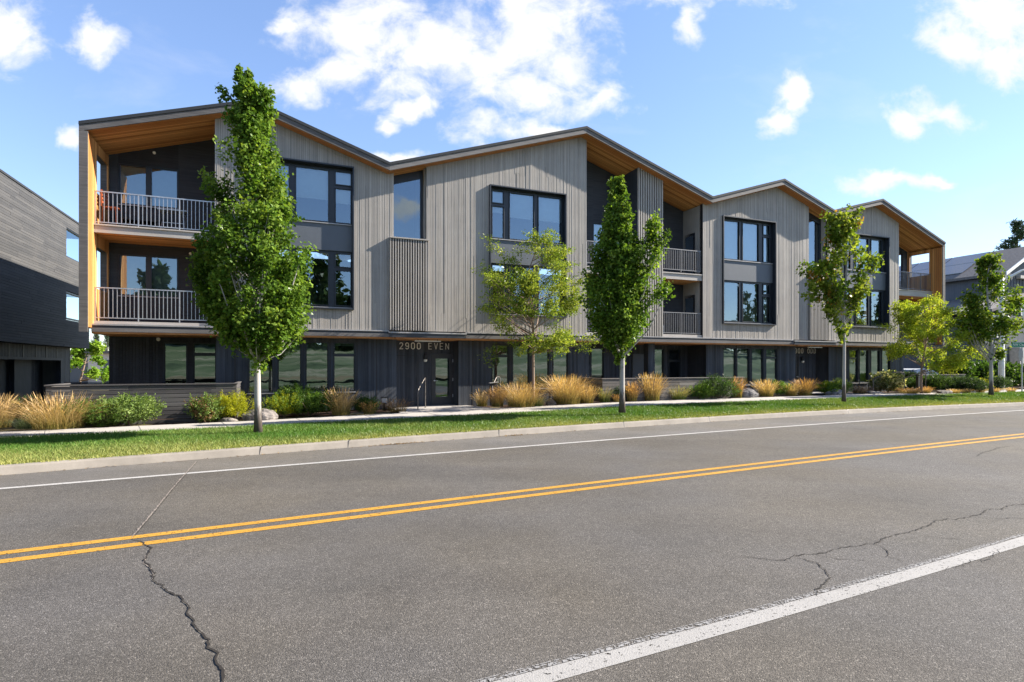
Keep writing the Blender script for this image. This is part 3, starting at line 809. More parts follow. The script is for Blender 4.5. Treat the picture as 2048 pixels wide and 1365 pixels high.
def railing(s0, s1, d, z0, z1, step=.112, ret=None, mt='galv'):
    mb = MB()
    mb.box(s0, s1, d - .02, d + .02, z1 - .035, z1); mb.box(s0, s1, d - .012, d + .012, z0, z0 + .028)
    n = int((s1 - s0) / step)
    for i in range(n + 1):
        x = s0 + (s1 - s0) * i / n; r = .0085
        if i % 10 == 0: r = .016
        mb.box(x - r, x + r, d - r, d + r, z0 - (.08 if i % 10 == 0 else 0), z1 - .03)
    if ret:
        mb.box(ret - .012, ret + .012, d, d + 1.0, z1 - .035, z1)
    return mb.build('railing', [M[mt]], BLD)
def slab(s0, s1, d0, d1, z0, z1):
    mb = MB(); mb.box(s0, s1, d0, d0 + .05, z0, z1, 0, .7); mb.box(s0 - .02, s1 + .02, d0 - .04, d0 + .06, z1 - .03, z1 + .012, 0, .95)
    mb.box(s0, s1, d0 + .052, d1, z0 + .06, z1 - .032, 1); mb.box(s0, s1, d0 + .052, d1, z0, z0 + .058, 2)
    mb.build('balcony_slab', [M['slab'], M['fence_grey'], M['cedar_d']], BLD)
# left balconies
r3 = [(-13.46, -12.73, 7.28, 8.55), (-12.56, -11.81, 7.28, 8.55)]; r2 = [(-13.46, -12.73, 4.22, 5.52), (-12.56, -11.81, 4.22, 5.52)]
h3 = plain_window(r3, 1.70, blind_backing=(1.0, 'blind_grey')); h2 = plain_window(r2, 1.70, blind_backing=(1.0, 'blind_grey'))
mb = MB(); hboards(mb, -13.77, -10.41, 1.7, Z2, soff, [h3, h2])
mb.build('balcony_wall', [M['charcoal_h']], BLD)
slab(-13.77, -10.47, .13, 1.7, 5.92, 6.17)
railing(-13.75, -10.48, .2, 6.24, 7.22); railing(-13.75, -10.48, .2, 3.29, 4.25)
mb = MB(); mb.box(-13.77, -10.47, .1, .16, 3.11, 3.20, 0, .8); mb.box(-13.77, -10.47, .16, 1.7, 3.05, 3.16, 1, .5); mb.build('balcony_slab', [M['slab'], M['fence_grey']], BLD)
# left cheek with openings
def cheek(s_in, s_out, d0, d1, zb, holes):
    """end wall; inner face cedar, outer and front grey"""
    a, b = min(s_in, s_out), max(s_in, s_out); ds = sorted({d0, d1} | {c for h in holes for c in h[:2]})
    mb = MB(); inn = .04 if s_in > s_out else -.04
    for p, q in zip(ds, ds[1:]):
        mid = (p + q) / 2; hs = sorted([(h[2], h[3]) for h in holes if h[0] <= mid <= h[1]]); lo = zb
        for z0, z1 in hs + [(None, None)]:
            top = (min(soff(a), soff(b)) - .003) if z0 is None else z0
            c0, c1 = sorted((s_in, s_in - inn)); mb.box(c0, c1, p, q, lo, top, 0)
            c0, c1 = sorted((s_in - inn, s_out)); mb.box(c0, c1, p, q, lo, top, 1, .35)
            lo = z1
    mb.box(a, b, d0 - .045, d0 - .001, zb - .15, min(soff(a), soff(b)) + .03, 1, .3)
    mb.build('end_wall', [M['cedar_v'], M['fascia']], BLD)
cheek(-13.77, -13.99, -.40, 1.86, 2.98, [(.42, 1.62, 4.22, 5.55), (.42, 1.62, 7.2, 8.46)])
cheek(25.95, 26.17, -.40, 1.55, 2.98, [(.28, 1.38, 4.15, 5.4), (.28, 1.38, 7.02, 8.30)])
# right balcony
mb = MB(); hboards(mb, 22.94, 25.95, 1.5, Z2, soff, [(24.55, 25.55, 6.2, 8.40), (23.5, 25.5, 3.3, 5.3)]); mb.build('balcony_wall', [M['charcoal_h']], BLD)
slab(22.94, 25.95, .13, 1.5, 5.70, 6.02)
railing(22.97, 25.93, .2, 6.10, 7.05, .105, mt='rail_grey'); railing(22.97, 25.93, .2, 3.25, 4.2, .105, mt='rail_grey')
mb = MB(); mb.box(22.94, 25.95, .1, 1.5, 3.05, 3.2, 0, .8); mb.build('balcony_slab', [M['slab']], BLD)
plain_window([(23.55, 24.4, 3.35, 5.25), (24.55, 25.45, 3.35, 5.25)], 1.5, blind_backing=(1.0, 'blind_grey'))
# middle recess
wl = plain_window([(4.55, 5.15, 6.15, 8.2)], 1.4, blind_backing=(1.0, 'blind_pale')); wl2 = plain_window([(4.55, 5.15, 3.25, 5.2)], 1.4, blind_backing=(.8, 'blind_pale'))
mb = MB(); hboards(mb, 3.32, 5.9, 1.4, Z2, soff, [wl, wl2]); hboards(mb, 7.24, 9.52, 1.4, Z2, soff); mb.build('balcony_wall', [M['charcoal_h']], BLD)
for z0, z1 in ((5.71, 5.99),):
    slab(3.38, 5.88, .06, 1.4, z0, z1); slab(7.25, 9.46, .06, 1.4, z0, z1)
mb = MB()
for a, b in ((3.38, 5.88), (7.25, 9.46)): mb.box(a, b, .06, 1.4, 3.02, 3.22, 0, .75)
mb.build('balcony_slab', [M['slab']], BLD)
for a, b in ((3.42, 5.86), (7.27, 9.40)):
    railing(a, b, .08, 6.13, 7.08, .1, mt='rail_grey'); railing(a, b, .08, 3.27, 4.22, .1, mt='rail_grey')
# side wall of the recess with doors and vent
mb = MB()
for d0, d1, z0, z1 in ((.5, 1.4, Z2, 9.4),): mb.box(9.53, 9.60, d0, d1, z0, z1, 0, .75)
mb.build('return_wall', [M['siding']], BLD)
for zf in (6.03, 3.12):
    mb = MB(); mb.box(9.47, 9.529, .55, 1.28, zf, zf + 2.02, 0); dr = mb.build('balcony_door', [M['metal']], BLD)
    gb = MB(); gb.face([(9.465, .66, zf + .12), (9.465, 1.22, zf + .12), (9.465, 1.22, zf + 1.9), (9.465, .66, zf + 1.9)]); gb.build('pane', [M['glass_low']], dr)
mb = MB()
for i in range(5): mb.box(9.50, 9.528, .55, 1.2, 8.62 + i * .07, 8.655 + i * .07)
mb.build('vent', [M['fascia']], BLD)

# belt course between ground floor and upper floors
def belt(s0, s1):
    mb = MB()
    mb.box(s0, s1, -.075, .08, 3.055, 3.098, 0); mb.box(s0, s1, -.04, .08, 2.975, 3.054, 1); mb.box(s0, s1, -.125, .08, 2.855, 2.974, 2, .5)  # middle strip coloured dark for the shadow gap under the flashing
    mb.box(s0, s1, -.12, -.041, 2.975, 2.985, 1)
    mb.build('belt_course', [M['flash'], M['flashdark'], M['fascia']], BLD)
belt(-13.77, -4.84); belt(-1.94, 15.0); belt(17.9, 26.15)
mb = MB(); mb.box(-13.77, -4.48, -.1, 1.95, 2.80, 2.853); mb.box(-4.48, 16.2, -.1, 2.0, 2.80, 2.853); mb.box(16.2, 25.95, -.1, 1.6, 2.80, 2.853)
mb.build('lower_soffit', [M['cedar_d']], BLD)
def canopy(s0, s1, b0, b1):
    mb = MB(); mb.box(s0, s1, -.19, .05, 3.00, 3.05, 0); mb.box(s0 + .03, s1 - .03, -.165, .05, 2.85, 2.999, 1); mb.box(s0 + .25, s1 - .3, -.15, .05, 2.80, 2.849, 2)
    mb.build('canopy', [M['flash'], M['flashdark'], M['cedar_d']], BLD)
    lb = MB(); lb.box(b0, b1, .08, .14, 2.715, 2.76, 0)
    for x in (b0 + .12, b1 - .12): lb.box(x - .015, x + .015, .1, .12, 2.761, 2.80, 1)
    lb.build('light_bar', [M['white'], M['black']], BLD)
canopy(-4.87, -1.93, -3.86, -2.87); canopy(14.95, 17.9, 16.2, 17.2)

# ground floor walls
LW = .44; LB = .14
low = dict(A=[(-9.46, -8.76, 0), (-8.54, -7.85, 0), (-7.63, -6.94, 0), (-6.69, -6.02, 1)],
           B=[(-.65, 0, 1), (.24, .90, 0), (1.16, 1.80, 0), (2.06, 2.69, 0)],
           C=[(11.10, 11.78, 0), (11.95, 12.64, 0), (12.87, 13.53, 0), (13.79, 14.44, 1)],
           D=[(19.66, 20.24, 1), (20.46, 21.06, 0), (21.36, 21.98, 0), (22.24, 22.83, 0)])
for nm, s0, s1 in (('A', -10.47, -4.48), ('B', -2.07, 3.73), ('C', 10.03, 15.74), ('D', 18.10, 24.0)):
    holes = []
    for a, b, tr in low[nm]:
        rects = [(a, b, .93, 2.15), (a, b, 2.25, 2.62)] if tr else [(a, b, .93, 2.62)]
        holes.append(plain_window(rects, LW, 'glass_low', blind_backing=(1.0, 'blind_grey') if nm in 'CD' else (.25 if a < 1 else .45, 'blind_grey')))
    mb = MB(); boards(mb, s0, s1, LB + .08, 2.798, LW, wr=(.085, .10), jit=.006, holes=holes, mback=1, butt=0, gap=.006)
    mb.box(s0, s0 + .04, LW + .12, 1.95, LB, 2.798, 0, .4); mb.box(s1 - .04, s1, LW + .12, 1.95, LB, 2.798, 0, .4)
    for a, b, tr in low[nm]: mb.box(b + .085, b + .115, LW - .012, LW + .006, LB + .08, 2.797, 1, .2)
    for q in (s0 + .55, s1 - .75): mb.box(q, q + .045, LW - .006, LW + .006, LB + .08, 2.797, 1, .2)
    mb.build('ground_floor_wall', [M['charcoal'], M['black']], BLD)
# left recess
hL = [plain_window([(-12.17, -11.54, .55, 2.58)], 1.75, 'glass_low', blind_backing=(1.0, 'interior')), plain_window([(-11.28, -10.64, .55, 2.16), (-11.28, -10.64, 2.27, 2.58)], 1.75, 'glass_low', blind_backing=(1.0, 'interior'))]  # dark sheets behind the panes stand in for unlit rooms
mb = MB(); boards(mb, -13.78, -10.47, LB, 2.798, 1.75, wr=(.09, .1), jit=.005, holes=hL, mback=1, butt=0); mb.build('ground_floor_wall', [M['charcoal_h'], M['black']], BLD)
# middle recess
hM = [plain_window([(4.64, 5.23, .7, 2.58)], 1.75, 'glass_low', blind_backing=(1.0, 'blind_grey')), plain_window([(7.96, 8.56, .45, 2.58)], 1.75, 'glass_low'),
      plain_window([(8.95, 9.54, .45, 2.0), (8.95, 9.54, 2.1, 2.58)], 1.75, 'glass_low')]
mb = MB(); boards(mb, 3.73, 10.03, .2, 2.798, 1.75, wr=(.09, .1), jit=.005, holes=hM, mback=1, butt=0)
mb.build('ground_floor_wall', [M['charcoal'], M['black']], BLD)
mb = MB(); mb.box(6.80, 7.53, 1.70, 1.745, .3, 2.36, 0, .9); mb.build('wall_panel', [M['panel']], BLD)
mb = MB(); boards(mb, 6.78, 7.13, .2, 2.798, LW, wr=(.08, .1), jit=.004, thick=.35, butt=0); mb.build('column', [M['charcoal']], BLD)

# doors and entries
def entry(s0, s1, door0, door1, text, t0, t1, lamp_s, hinge_right, panel):
    mb = MB(); boards(mb, s0, s1, .2, 2.798, 1.2, wr=(.085, .1), jit=.005, holes=[(door0 - .06, door1 + .06, .2, 2.30)], mback=1, butt=0)
    mb.box(panel[0], panel[1], 1.190, 1.197, 2.20, 2.215, 1, .1); mb.box(panel[1] - .012, panel[1], 1.190, 1.197, .25, 2.2, 1, .1)
    mb.build('entry_wall', [M['charcoal'], M['black']], BLD)
    mb = MB(); g0, g1 = door0 + .12, door1 - .12; zg0, zg1 = .57, 2.10
    rect_fill(mb, door0 - .055, door1 + .055, .235, 2.295, [(g0, g1, zg0, zg1)], 1.235, 1.29)
    ring(mb, door0, door1, .29, 2.24, .05, 1.205, 1.234)
    for z in (.55, 1.2, 1.95):
        x = door1 + .0 if hinge_right else door0 - .03
        mb.box(x, x + .03, 1.19, 1.204, z, z + .12, 1)
    dr = mb.build('entry_door', [M['doorpaint'], M['galv']], BLD)
    gb = MB(); quad_s(gb, g0, g1, zg0, zg1, 1.26); gb.build('pane', [M['glass_low']], dr)
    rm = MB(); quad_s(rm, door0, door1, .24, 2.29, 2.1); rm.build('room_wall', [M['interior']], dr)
    hb = MB(); hx = door0 + .06 if hinge_right else door1 - .06; sg = 1 if hinge_right else -1
    hb.tube([(hx, 1.235, 1.22), (hx, 1.18, 1.22)], .032, 10); hb.tube([(hx, 1.165, 1.22), (hx + sg * .12, 1.165, 1.215)], .012, 8); hb.build('handle', [M['galv']], dr)
    lb = MB(); c = (lamp_s, 1.12, 0)
    lb.lathe([(0, 2.30), (.05, 2.29), (.075, 2.22), (.08, 2.08), (.075, 2.06), (0, 2.06)], c, 14, 0); lb.box(lamp_s - .03, lamp_s + .03, 1.13, 1.19, 2.12, 2.24)
    lo = lb.build('wall_lamp', [M['black']], BLD, smooth=False)
    g2 = MB(); g2.lathe([(.072, 2.058), (.07, 2.0), (.045, 1.965), (0, 1.955)], c, 14); g2.build('lamp_globe', [M['globe']], lo, smooth=True)
    lettering(text, t0, t1, 2.47, .235, 1.185)
def stroke_glyph(ch):
    R = lambda cx, cy, rx, ry, a0, a1, n=8: [(cx + rx * math.cos(math.radians(a0 + (a1 - a0) * i / n)), cy + ry * math.sin(math.radians(a0 + (a1 - a0) * i / n))) for i in range(n + 1)]
    r = .2
    O = R(.25, .75, .25, .25, 0, 180) + R(.25, .25, .25, .25, 180, 360) + [(.5, .75)]
    return {'0': [O], '2': [R(.25, .74, .24, .26, 165, -30) + [(.02, .0), (.5, 0)]],
            '9': [R(.25, .7, .24, .3, 0, 180, 8) + R(.25, .66, .24, .25, 180, 340, 8) + [(.49, .7)], [(.49, .7)] + R(.25, .25, .24, .25, 0, -150, 8)],
            'E': [[(.45, 1), (0, 1), (0, 0), (.45, 0)], [(0, .5), (.38, .5)]], 'V': [[(0, 1), (.25, 0), (.5, 1)]], 'N': [[(0, 0), (0, 1), (.5, 0), (.5, 1)]],
            'O': [O], 'D': [[(0, 0), (0, 1)] + R(.2, .7, .28, .3, 90, 0, 6) + R(.2, .3, .28, .3, 0, -90, 6) + [(0, 0)]]}[ch]
def lettering(text, s0, s1, z, h, d):
    n = len(text); adv = (s1 - s0 - .12) / (n - 1)
    root = empty('sign_lettering'); root.parent = BLD
    for i, ch in enumerate(text):
        if ch == ' ': continue
        mb = MB()
        w = h * .52; x0 = s0 + adv * i * (1.0); th = .031 if ch.isdigit() else .021
        for line in stroke_glyph(ch):
            P = [(x0 + q[0] * 2 * w, z + q[1] * h) for q in line]
            for a, b in zip(P, P[1:]):
                L = math.hypot(b[0] - a[0], b[1] - a[1])
                if L < 1e-4: continue
                ux, uz = (b[0] - a[0]) / L, (b[1] - a[1]) / L; e = th * .35
                a2, b2 = (a[0] - ux * e, a[1] - uz * e), (b[0] + ux * e, b[1] + uz * e); nx, nz = -uz * th / 2, ux * th / 2
                f = [(a2[0] + nx, a2[1] + nz), (b2[0] + nx, b2[1] + nz), (b2[0] - nx, b2[1] - nz), (a2[0] - nx, a2[1] - nz)]
                dd = d - BR.uniform(0, .002)
                mb.hexa([(f[3][0], dd, f[3][1]), (f[2][0], dd, f[2][1]), (f[2][0], d + .015, f[2][1]), (f[3][0], d + .015, f[3][1]),
                         (f[0][0], dd, f[0][1]), (f[1][0], dd, f[1][1]), (f[1][0], d + .015, f[1][1]), (f[0][0], d + .015, f[0][1])])
        mb.build('letter', [M['white']], root)
entry(-4.48, -2.07, -2.90, -2.10, '2900 EVEN', -4.22, -2.26, -3.22, True, (-4.40, -3.5))
entry(15.74, 18.10, 16.02, 16.80, '2900 ODD', 16.32, 18.05, 17.03, False, (17.25, 18.1))
# small round wall lights
def spot(s, d, z, r=.045):
    mb = MB(); mb.tube([(s, d, z), (s, d - .05, z)], r, 12); mb.tube([(s, d - .051, z), (s, d - .07, z)], r * .6, 10, 1); mb.build('wall_light', [M['white'], M['globe']], BLD)
spot(-12.47, 1.69, 9.07 if soff(-12.47) > 9.1 else soff(-12.47) - .12); spot(-11.39, 1.69, 5.72); spot(-12.36, 1.74, 2.72, .06); spot(7.6, 1.39, 5.5)

# entry paths
def entry_path(s0, s1, e0, e1):
    mb = MB(); mb.face([Wd(e0, -1.9, .0), Wd(e1, -1.9, .0), Wd(s1, 1.2, .0), Wd(s0, 1.2, .0)])
    for i, v in enumerate(mb.v): mb.v[i] = (v[0], v[1], float(zs(v[0])) + .006)
    return tag(mb.build('path', [M['walk']]), kind='structure')
entry_path(-4.6, -1.9, -4.75, -1.2); entry_path(16.0, 18.1, 15.8, 18.4)

# ------------------------------------------------------------------ neighbouring dark building on the left
NB_ = empty('neighbour_building', (ORG[0], ORG[1], 0), PHI, 'dark boarded building with an overhanging upper storey, left of the grey zigzag building', 'building')
def neighbour():
    mb = MB(); z0, z1 = 2.78, 9.42; s = -18.7; dE = 18.0
    holes = [(14.4, 17.5, 7.36, 8.9), (14.4, 17.5, 4.2, 5.6)]
    z = z0
    while z < z1 - .01:
        h = min(.115, z1 - z); cuts = sorted({-12.0, dE} | {c for q in holes if q[2] < z + h / 2 < q[3] for c in q[:2]})
        for a, b in zip(cuts, cuts[1:]):
            if any(q[0] <= (a + b) / 2 <= q[1] and q[2] < z + h / 2 < q[3] for q in holes): continue
            p = a
            while p < b - .01:
                e = min(b, p + BR.uniform(1.8, 4.2)); e = b if b - e < .6 else e
                mb.box(s - .2, s + BR.uniform(0, .010), p + .002, e, z, z + h - .008, 0, BR.random()); p = e
        z += h
    mb.box(s - .25, s - .2, -12.0, 14.3, z0 + .02, z1 - .02, 1); mb.box(s - 9, s - .2, -12, -11.8, z0, z1, 0, .4); mb.box(s - 9, s - .25, -11.8, dE - .2, z0, z0 + .2, 1)
    for a, b in ((z0, 4.15), (5.65, 7.3), (8.95, z1)): mb.box(s - 3.4, s - .2, dE - .2, dE, a, b, 0, .4)
    mb.box(s - 9, s - 3.4, dE - .2, dE, z0, z1, 0, .4)
    mb.build('upper_wall', [M['neighbour'], M['charcoal']], NB_)
    mb = MB(); mb.box(s - 9.1, s + .04, -12.1, dE + .05, z1, z1 + .09); mb.build('roof', [M['roofing']], NB_)
    for q in holes:
        fb = MB()
        for a, b, c, e in ((q[0], q[0] + .07, q[2], q[3]), (q[1] - .07, q[1], q[2], q[3]), (q[0] + .07, q[1] - .07, q[2], q[2] + .07), (q[0] + .07, q[1] - .07, q[3] - .07, q[3])): fb.box(s - .16, s - .02, a, b, c, e)
        w = fb.build('window', [M['metal']], NB_)
        gb = MB(); gb.face([(s - .1, q[0], q[2]), (s - .1, q[1], q[2]), (s - .1, q[1], q[3]), (s - .1, q[0], q[3])]); gb.build('pane', [M['glass']], w)
    lw = MB(); sl = s - .6; p = -11.0; top = 2.775
    while p < 17.0 - .01:
        e = min(17.0, p + .1); mid = (p + e) / 2
        if 8.2 < mid < 15.4:
            lw.box(sl - .2, sl + BR.uniform(0, .006), p + .004, e, 2.14, top, 0, BR.random()); lw.box(sl - .9, sl - .7 + BR.uniform(0, .006), p + .004, e, .1, 2.14, 0, BR.random() * .4)
        else: lw.box(sl - .2, sl + BR.uniform(0, .006), p + .004, e, .1, top, 0, BR.random())
        p = e
    lw.box(sl - 8, sl - .2, 16.8, 17.0, .1, top, 0, .5); lw.box(sl + .007, sl + .09, 8.0, 15.7, 2.08, 2.2, 0, .9)
    lw.box(sl + .007, sl + .06, 8.05, 8.2, .1, 2.08, 0, .5); lw.box(sl + .007, sl + .06, 15.45, 15.6, .1, 2.08, 0, .5)
    lw.box(sl - .7, sl - .5, 11.6, 13.4, .1, 2.1, 0, .3)
    for q in (9.6, 11.0, 12.4, 13.6, 15.0): lw.box(sl + .007, sl + .018, q, q + .06, 2.2, top, 1)
    lw.build('lower_wall', [M['charcoal'], M['black']], NB_)
neighbour()

# ------------------------------------------------------------------ fences
def slat_fence(name, label, s0, s1, d, z0, z1, mat, returns=(), n=9, gaps=.016):
    root = empty(name, Wd(s0, d, 0), PHI, label, 'fence', 'slatted wooden fences')
    mb = MB(); L = s1 - s0; h = (z1 - z0 - .04) / n
    for i in range(n):
        z = z0 + i * h; x = 0
        while x < L - .01:
            e = min(L, x + BR.uniform(1.6, 2.6)); e = L if L - e < .5 else e
            mb.box(x + .002, e, 0, .03, z, z + h - gaps, 0, BR.random()); x = e
        for (x0, d1) in returns: mb.box(x0, x0 + .03, .03, d1, z, z + h - gaps, 0, BR.random())
    mb.build('slat_panel', [mat], root)
    cb = MB(); cb.box(-.03, L + .03, -.03, .09, z1 - .035, z1, 0, .8)
    for (x0, d1) in returns: cb.box(x0 - .04, x0 + .06, .09, d1, z1 - .035, z1, 0, .75)
    cb.build('cap_rail', [mat], root)
    k = max(2, int(L / 1.8) + 1)
    for i in range(k):
        pb = MB(); x = .02 + (L - .12) * i / (k - 1); pb.box(x, x + .08, .032, .11, z0 - .1, z1 - .036, 0, .3); pb.build('post', [mat], root)
    return root
slat_fence('slat_fence', 'long dark slatted fence in front of the left end of the grey building', -14.48, -9.72, -1.38, .12, 1.29, M['fence'], [(0.0, 2.6), (4.72, 1.9)])
slat_fence('slat_fence', 'grey slatted fence screening the middle ground floor terrace', 3.38, 10.63, -1.25, .36, 1.31, M['fence_grey'], [(0.0, 1.85)], 6)
slat_fence('slat_fence', 'short grey slatted fence standing beyond the right end of the grey building', 23.4, 27.4, -.75, .40, 1.32, M['fence_grey'], (), 6)
slat_fence('slat_fence', 'small dark slatted fence in the gap between the two buildings', -16.6, -14.6, 7.2, .2, 1.15, M['fence'], (), 6)

# ------------------------------------------------------------------ vegetation builders
def unit(v): return v / (np.linalg.norm(v, axis=-1, keepdims=True) + 1e-9)
def tree(name, label, cat, loc, prof, n_sh, per, leaf, tmpl, cols, bark, trunk_r, style, clip=None, seed=1, sh_len=.55, spread=.10, group=None, lean=(0, 0), lowcut=None, extra=None, shell=.25, stemtop=.93, lobe=9, lobs=1.0):
    """prof: list of (z, xl, xr) half-widths seen from the street, relative to the trunk"""
    global rng
    rng = np.random.default_rng(seed); R_ = random.Random(seed)
    root = empty(name, loc, 0, label, cat, group)
    pz = np.array([p[0] for p in prof]); pl = np.array([p[1] for p in prof]); pr = np.array([p[2] for p in prof])
    zt, zb = pz.max(), pz.min(); o = np.argsort(pz); pz, pl, pr = pz[o], pl[o], pr[o]
    # trunk axis
    H = zb + (zt - zb) * stemtop
    def axis(z): 
        t = np.clip(z / zt, 0, 1); c = (np.interp(z, pz, (pl + pr) / 2)) * np.clip((z - zb) / (zt - zb) * 1.6, 0, 1)
        return np.stack([lean[0] * t + c * .75, lean[1] * t + 0 * t, z + 0 * t], -1)
    tb = MB(); zz = np.linspace(0, H, 16); ax = axis(zz)
    wob = np.cumsum(rng.normal(0, .012, (16, 2)), 0); ax[:, :2] += wob * np.clip(zz / zt, 0, 1)[:, None]
    rad = [trunk_r * (1.35 if z < .05 else 1.0) * (1 - .8 * (z / H) ** 1.1) + .006 for z in zz]
    tb.tube([tuple(p) for p in ax], rad, 10)
    # shoots
    zc = []
    ztop = zt - sh_len * (.95 if style == 'columnar' else .25)
    zs_ = rng.uniform(zb, ztop, n_sh * 6); wv = np.interp(zs_, pz, pr - pl); keep = rng.uniform(0, wv.max(), n_sh * 6) < wv + .16 * wv.max() * (zs_ > zb + .6 * (zt - zb))
    zs_ = zs_[keep][:n_sh]; n = len(zs_)
    a = rng.uniform(0, 2 * np.pi, n); r = np.sqrt(rng.uniform(shell, 1, n))
    xl, xr = np.interp(zs_, pz, pl), np.interp(zs_, pz, pr)
    hw = np.maximum((xr - xl) / 2 - (.32 if style == 'columnar' else .15), .02)
    cx = (xl + xr) / 2 + hw * r * np.cos(a); cy = hw * .92 * r * np.sin(a)
    cen = np.stack([cx, cy, zs_], 1)
    nl = max(8, n // lobe); lb = rng.integers(0, nl, n)         # gather shoots into lobes
    lz = cen[:nl]; cen = lz[lb] + rng.normal(0, 1, (n, 3)) * np.array([.13, .13, .34 if style == 'columnar' else .17]) * lobs
    cen[:, 2] = np.minimum(cen[:, 2], ztop)
    xl, xr = np.interp(cen[:, 2], pz, pl), np.interp(cen[:, 2], pz, pr); mid_ = (xl + xr) / 2; hw = np.maximum((xr - xl) / 2 - (.35 if style == 'columnar' else .10), .04)
    cen[:, 0] = mid_ + np.clip(cen[:, 0] - mid_, -hw, hw); cen[:, 1] = np.clip(cen[:, 1], -hw, hw)
    if extra is not None:
        cen = np.concatenate([cen, np.array(extra, float)]); n = len(cen)
    axp = np.array([axis(z) for z in cen[:, 2]])
    outw = unit(cen - axp + np.array([0, 0, 1e-3]))
    if style == 'columnar': dirs = unit(outw * .55 + np.array([0, 0, .85]) + rng.normal(0, .22, (n, 3)))
    else: dirs = unit(outw * 1.0 + np.array([0, 0, .18]) + rng.normal(0, .25, (n, 3)))
    wf = np.clip((np.interp(cen[:, 2], pz, pr - pl) / 2) / .75, .38, 1) if style == 'columnar' else np.ones(n)
    L = sh_len * rng.uniform(.6, 1.25, n) * wf
    # limbs
    for i in range(0, n):
        if i % (6 if style == 'columnar' else 8): continue
        c = cen[i]; dz = (1.5 if style == 'columnar' else .55) * np.hypot(c[0] - axp[i][0], c[1]) + .15
        z0 = max(zb * .93, c[2] - dz); p0 = axis(z0); p0 = np.array(p0); e = c + dirs[i] * L[i] * .6
        mid = p0 * .45 + c * .55 + np.array([0, 0, -.06 * dz]) + (outw[i] * .12 * np.hypot(*(c[:2] - p0[:2])) if style == 'columnar' else 0)
        q = [p0, p0 * .6 + mid * .4, mid, c, e]
        r0 = min(trunk_r * .42, .010 + .012 * np.linalg.norm(c - p0))
        tb.tube([tuple(x) for x in q], [r0, r0 * .8, r0 * .6, r0 * .36, .003], 5, cap=False)
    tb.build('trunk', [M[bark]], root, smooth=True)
    # leaves
    k = (per * rng.uniform(.6, 1.4, n) * (.45 + .55 * wf)).astype(int); idx = np.repeat(np.arange(n), k); m = len(idx)
    t = rng.uniform(-.15, 1, m)
    p = cen[idx] + dirs[idx] * (t * L[idx])[:, None] + rng.normal(0, 1, (m, 3)) * (spread * wf[idx] * (1.15 - .55 * np.clip(t, 0, 1)))[:, None]
    nr = unit(rng.normal(0, 1, (m, 3)) * .8 + outw[idx] * .45 + np.array([0, 0, .55]))
    tn = rng.normal(0, 1, (m, 3)) * .7 + outw[idx] * .7 + np.array([0, 0, -.45])
    sz = rng.uniform(leaf * .65, leaf * 1.2, m)
    sc = pick_cols(n, cols, .22); col = sc[idx] * rng.uniform(.75, 1.25, (m, 1)); alt = rng.uniform(0, 1, m) < .12
    col[alt] = pick_cols(int(alt.sum()), cols, .25)
    tipc = np.clip(t, 0, 1)[:, None] ** 3; col = col * (1 - .35 * tipc) + np.array(cols[-1]) * 1.15 * .35 * tipc
    if clip is not None:
        kp = clip(p + np.array(loc)); p, nr, tn, sz, col = p[kp], nr[kp], tn[kp], sz[kp], col[kp]
    np_mesh('crown', leaf_polys(p, nr, tn, sz, tmpl, .25), len(tmpl), np.clip(col, 0, 1), M['leaf'], root)
    return root
def prof_px(px0, y0, sc, rows): return [((y0 - y) * sc, (a - px0) * sc, (b - px0) * sc) for y, a, b in rows]
in_front = lambda P: (-(P[:, 0] * EX[1]) + (P[:, 1] - ORG[1]) * EX[0]) < -1.1 + 0 * P[:, 0]

GREEN = [(.050, .108, .014), (.074, .148, .018), (.105, .19, .024), (.18, .265, .045)]
YGREEN = [(.08, .145, .015), (.12, .19, .020), (.175, .24, .03), (.24, .29, .045)]
S1 = .01232
tree('street_tree', 'tallest columnar maple with white trunk on the lawn, standing left of the first entry', 'tree', (-6.22, 13.72, .17),
     prof_px(516, 868, S1, [(108, 486, 494), (150, 478, 504), (180, 474, 510), (200, 456, 540), (215, 446, 548), (260, 442, 548), (310, 444, 552), (360, 442, 566), (390, 418, 574), (430, 420, 580), (480, 412, 588), (530, 392, 600), (570, 396, 612), (610, 404, 630), (645, 414, 628), (680, 440, 600), (715, 488, 560)]),
     640, 78, .078, MAPLE, GREEN, 'bark_pale', .078, 'columnar', seed=11, sh_len=.46, spread=.10, lean=(-.15, 0), lobe=7, lobs=.85, extra=[((x + 24 * (x < 450) - 516) * S1 + random.gauss(0, .06), random.gauss(-.1, .15), (868 - y) * S1) for x, y in [(490, 160), (487, 170), (491, 178), (494, 188), (488, 198), (497, 205), (414, 382), (420, 395), (430, 405), (412, 400), (398, 540), (402, 552), (392, 545), (596, 530), (598, 545), (462, 212), (526, 215), (530, 225)] * 2], group='columnar street maples')
S2 = .01595
tree('street_tree', 'columnar maple with white trunk, on the lawn before the middle balconies', 'tree', (3.51, 17.86, .33),
     prof_px(1244, 826, S2, [(342, 1236, 1246), (365, 1216, 1256), (400, 1208, 1264), (450, 1202, 1270), (490, 1192, 1276), (530, 1180, 1282), (570, 1164, 1292), (605, 1160, 1300), (640, 1172, 1298), (675, 1182, 1290), (708, 1222, 1262)]),
     500, 68, .086, MAPLE, GREEN, 'bark_pale', .085, 'columnar', seed=23, sh_len=.5, spread=.11, group='columnar street maples',
     extra=[((x - 1244) * S2 + random.gauss(0, .1), random.gauss(-.2, .2), (826 - y) * S2) for x, y in [(1296, 465), (1298, 480), (1300, 490), (1294, 505), (1296, 520), (1290, 535), (1288, 550), (1282, 500), (1300, 460), (1310, 590), (1312, 600)] * 3])
S4 = .01975
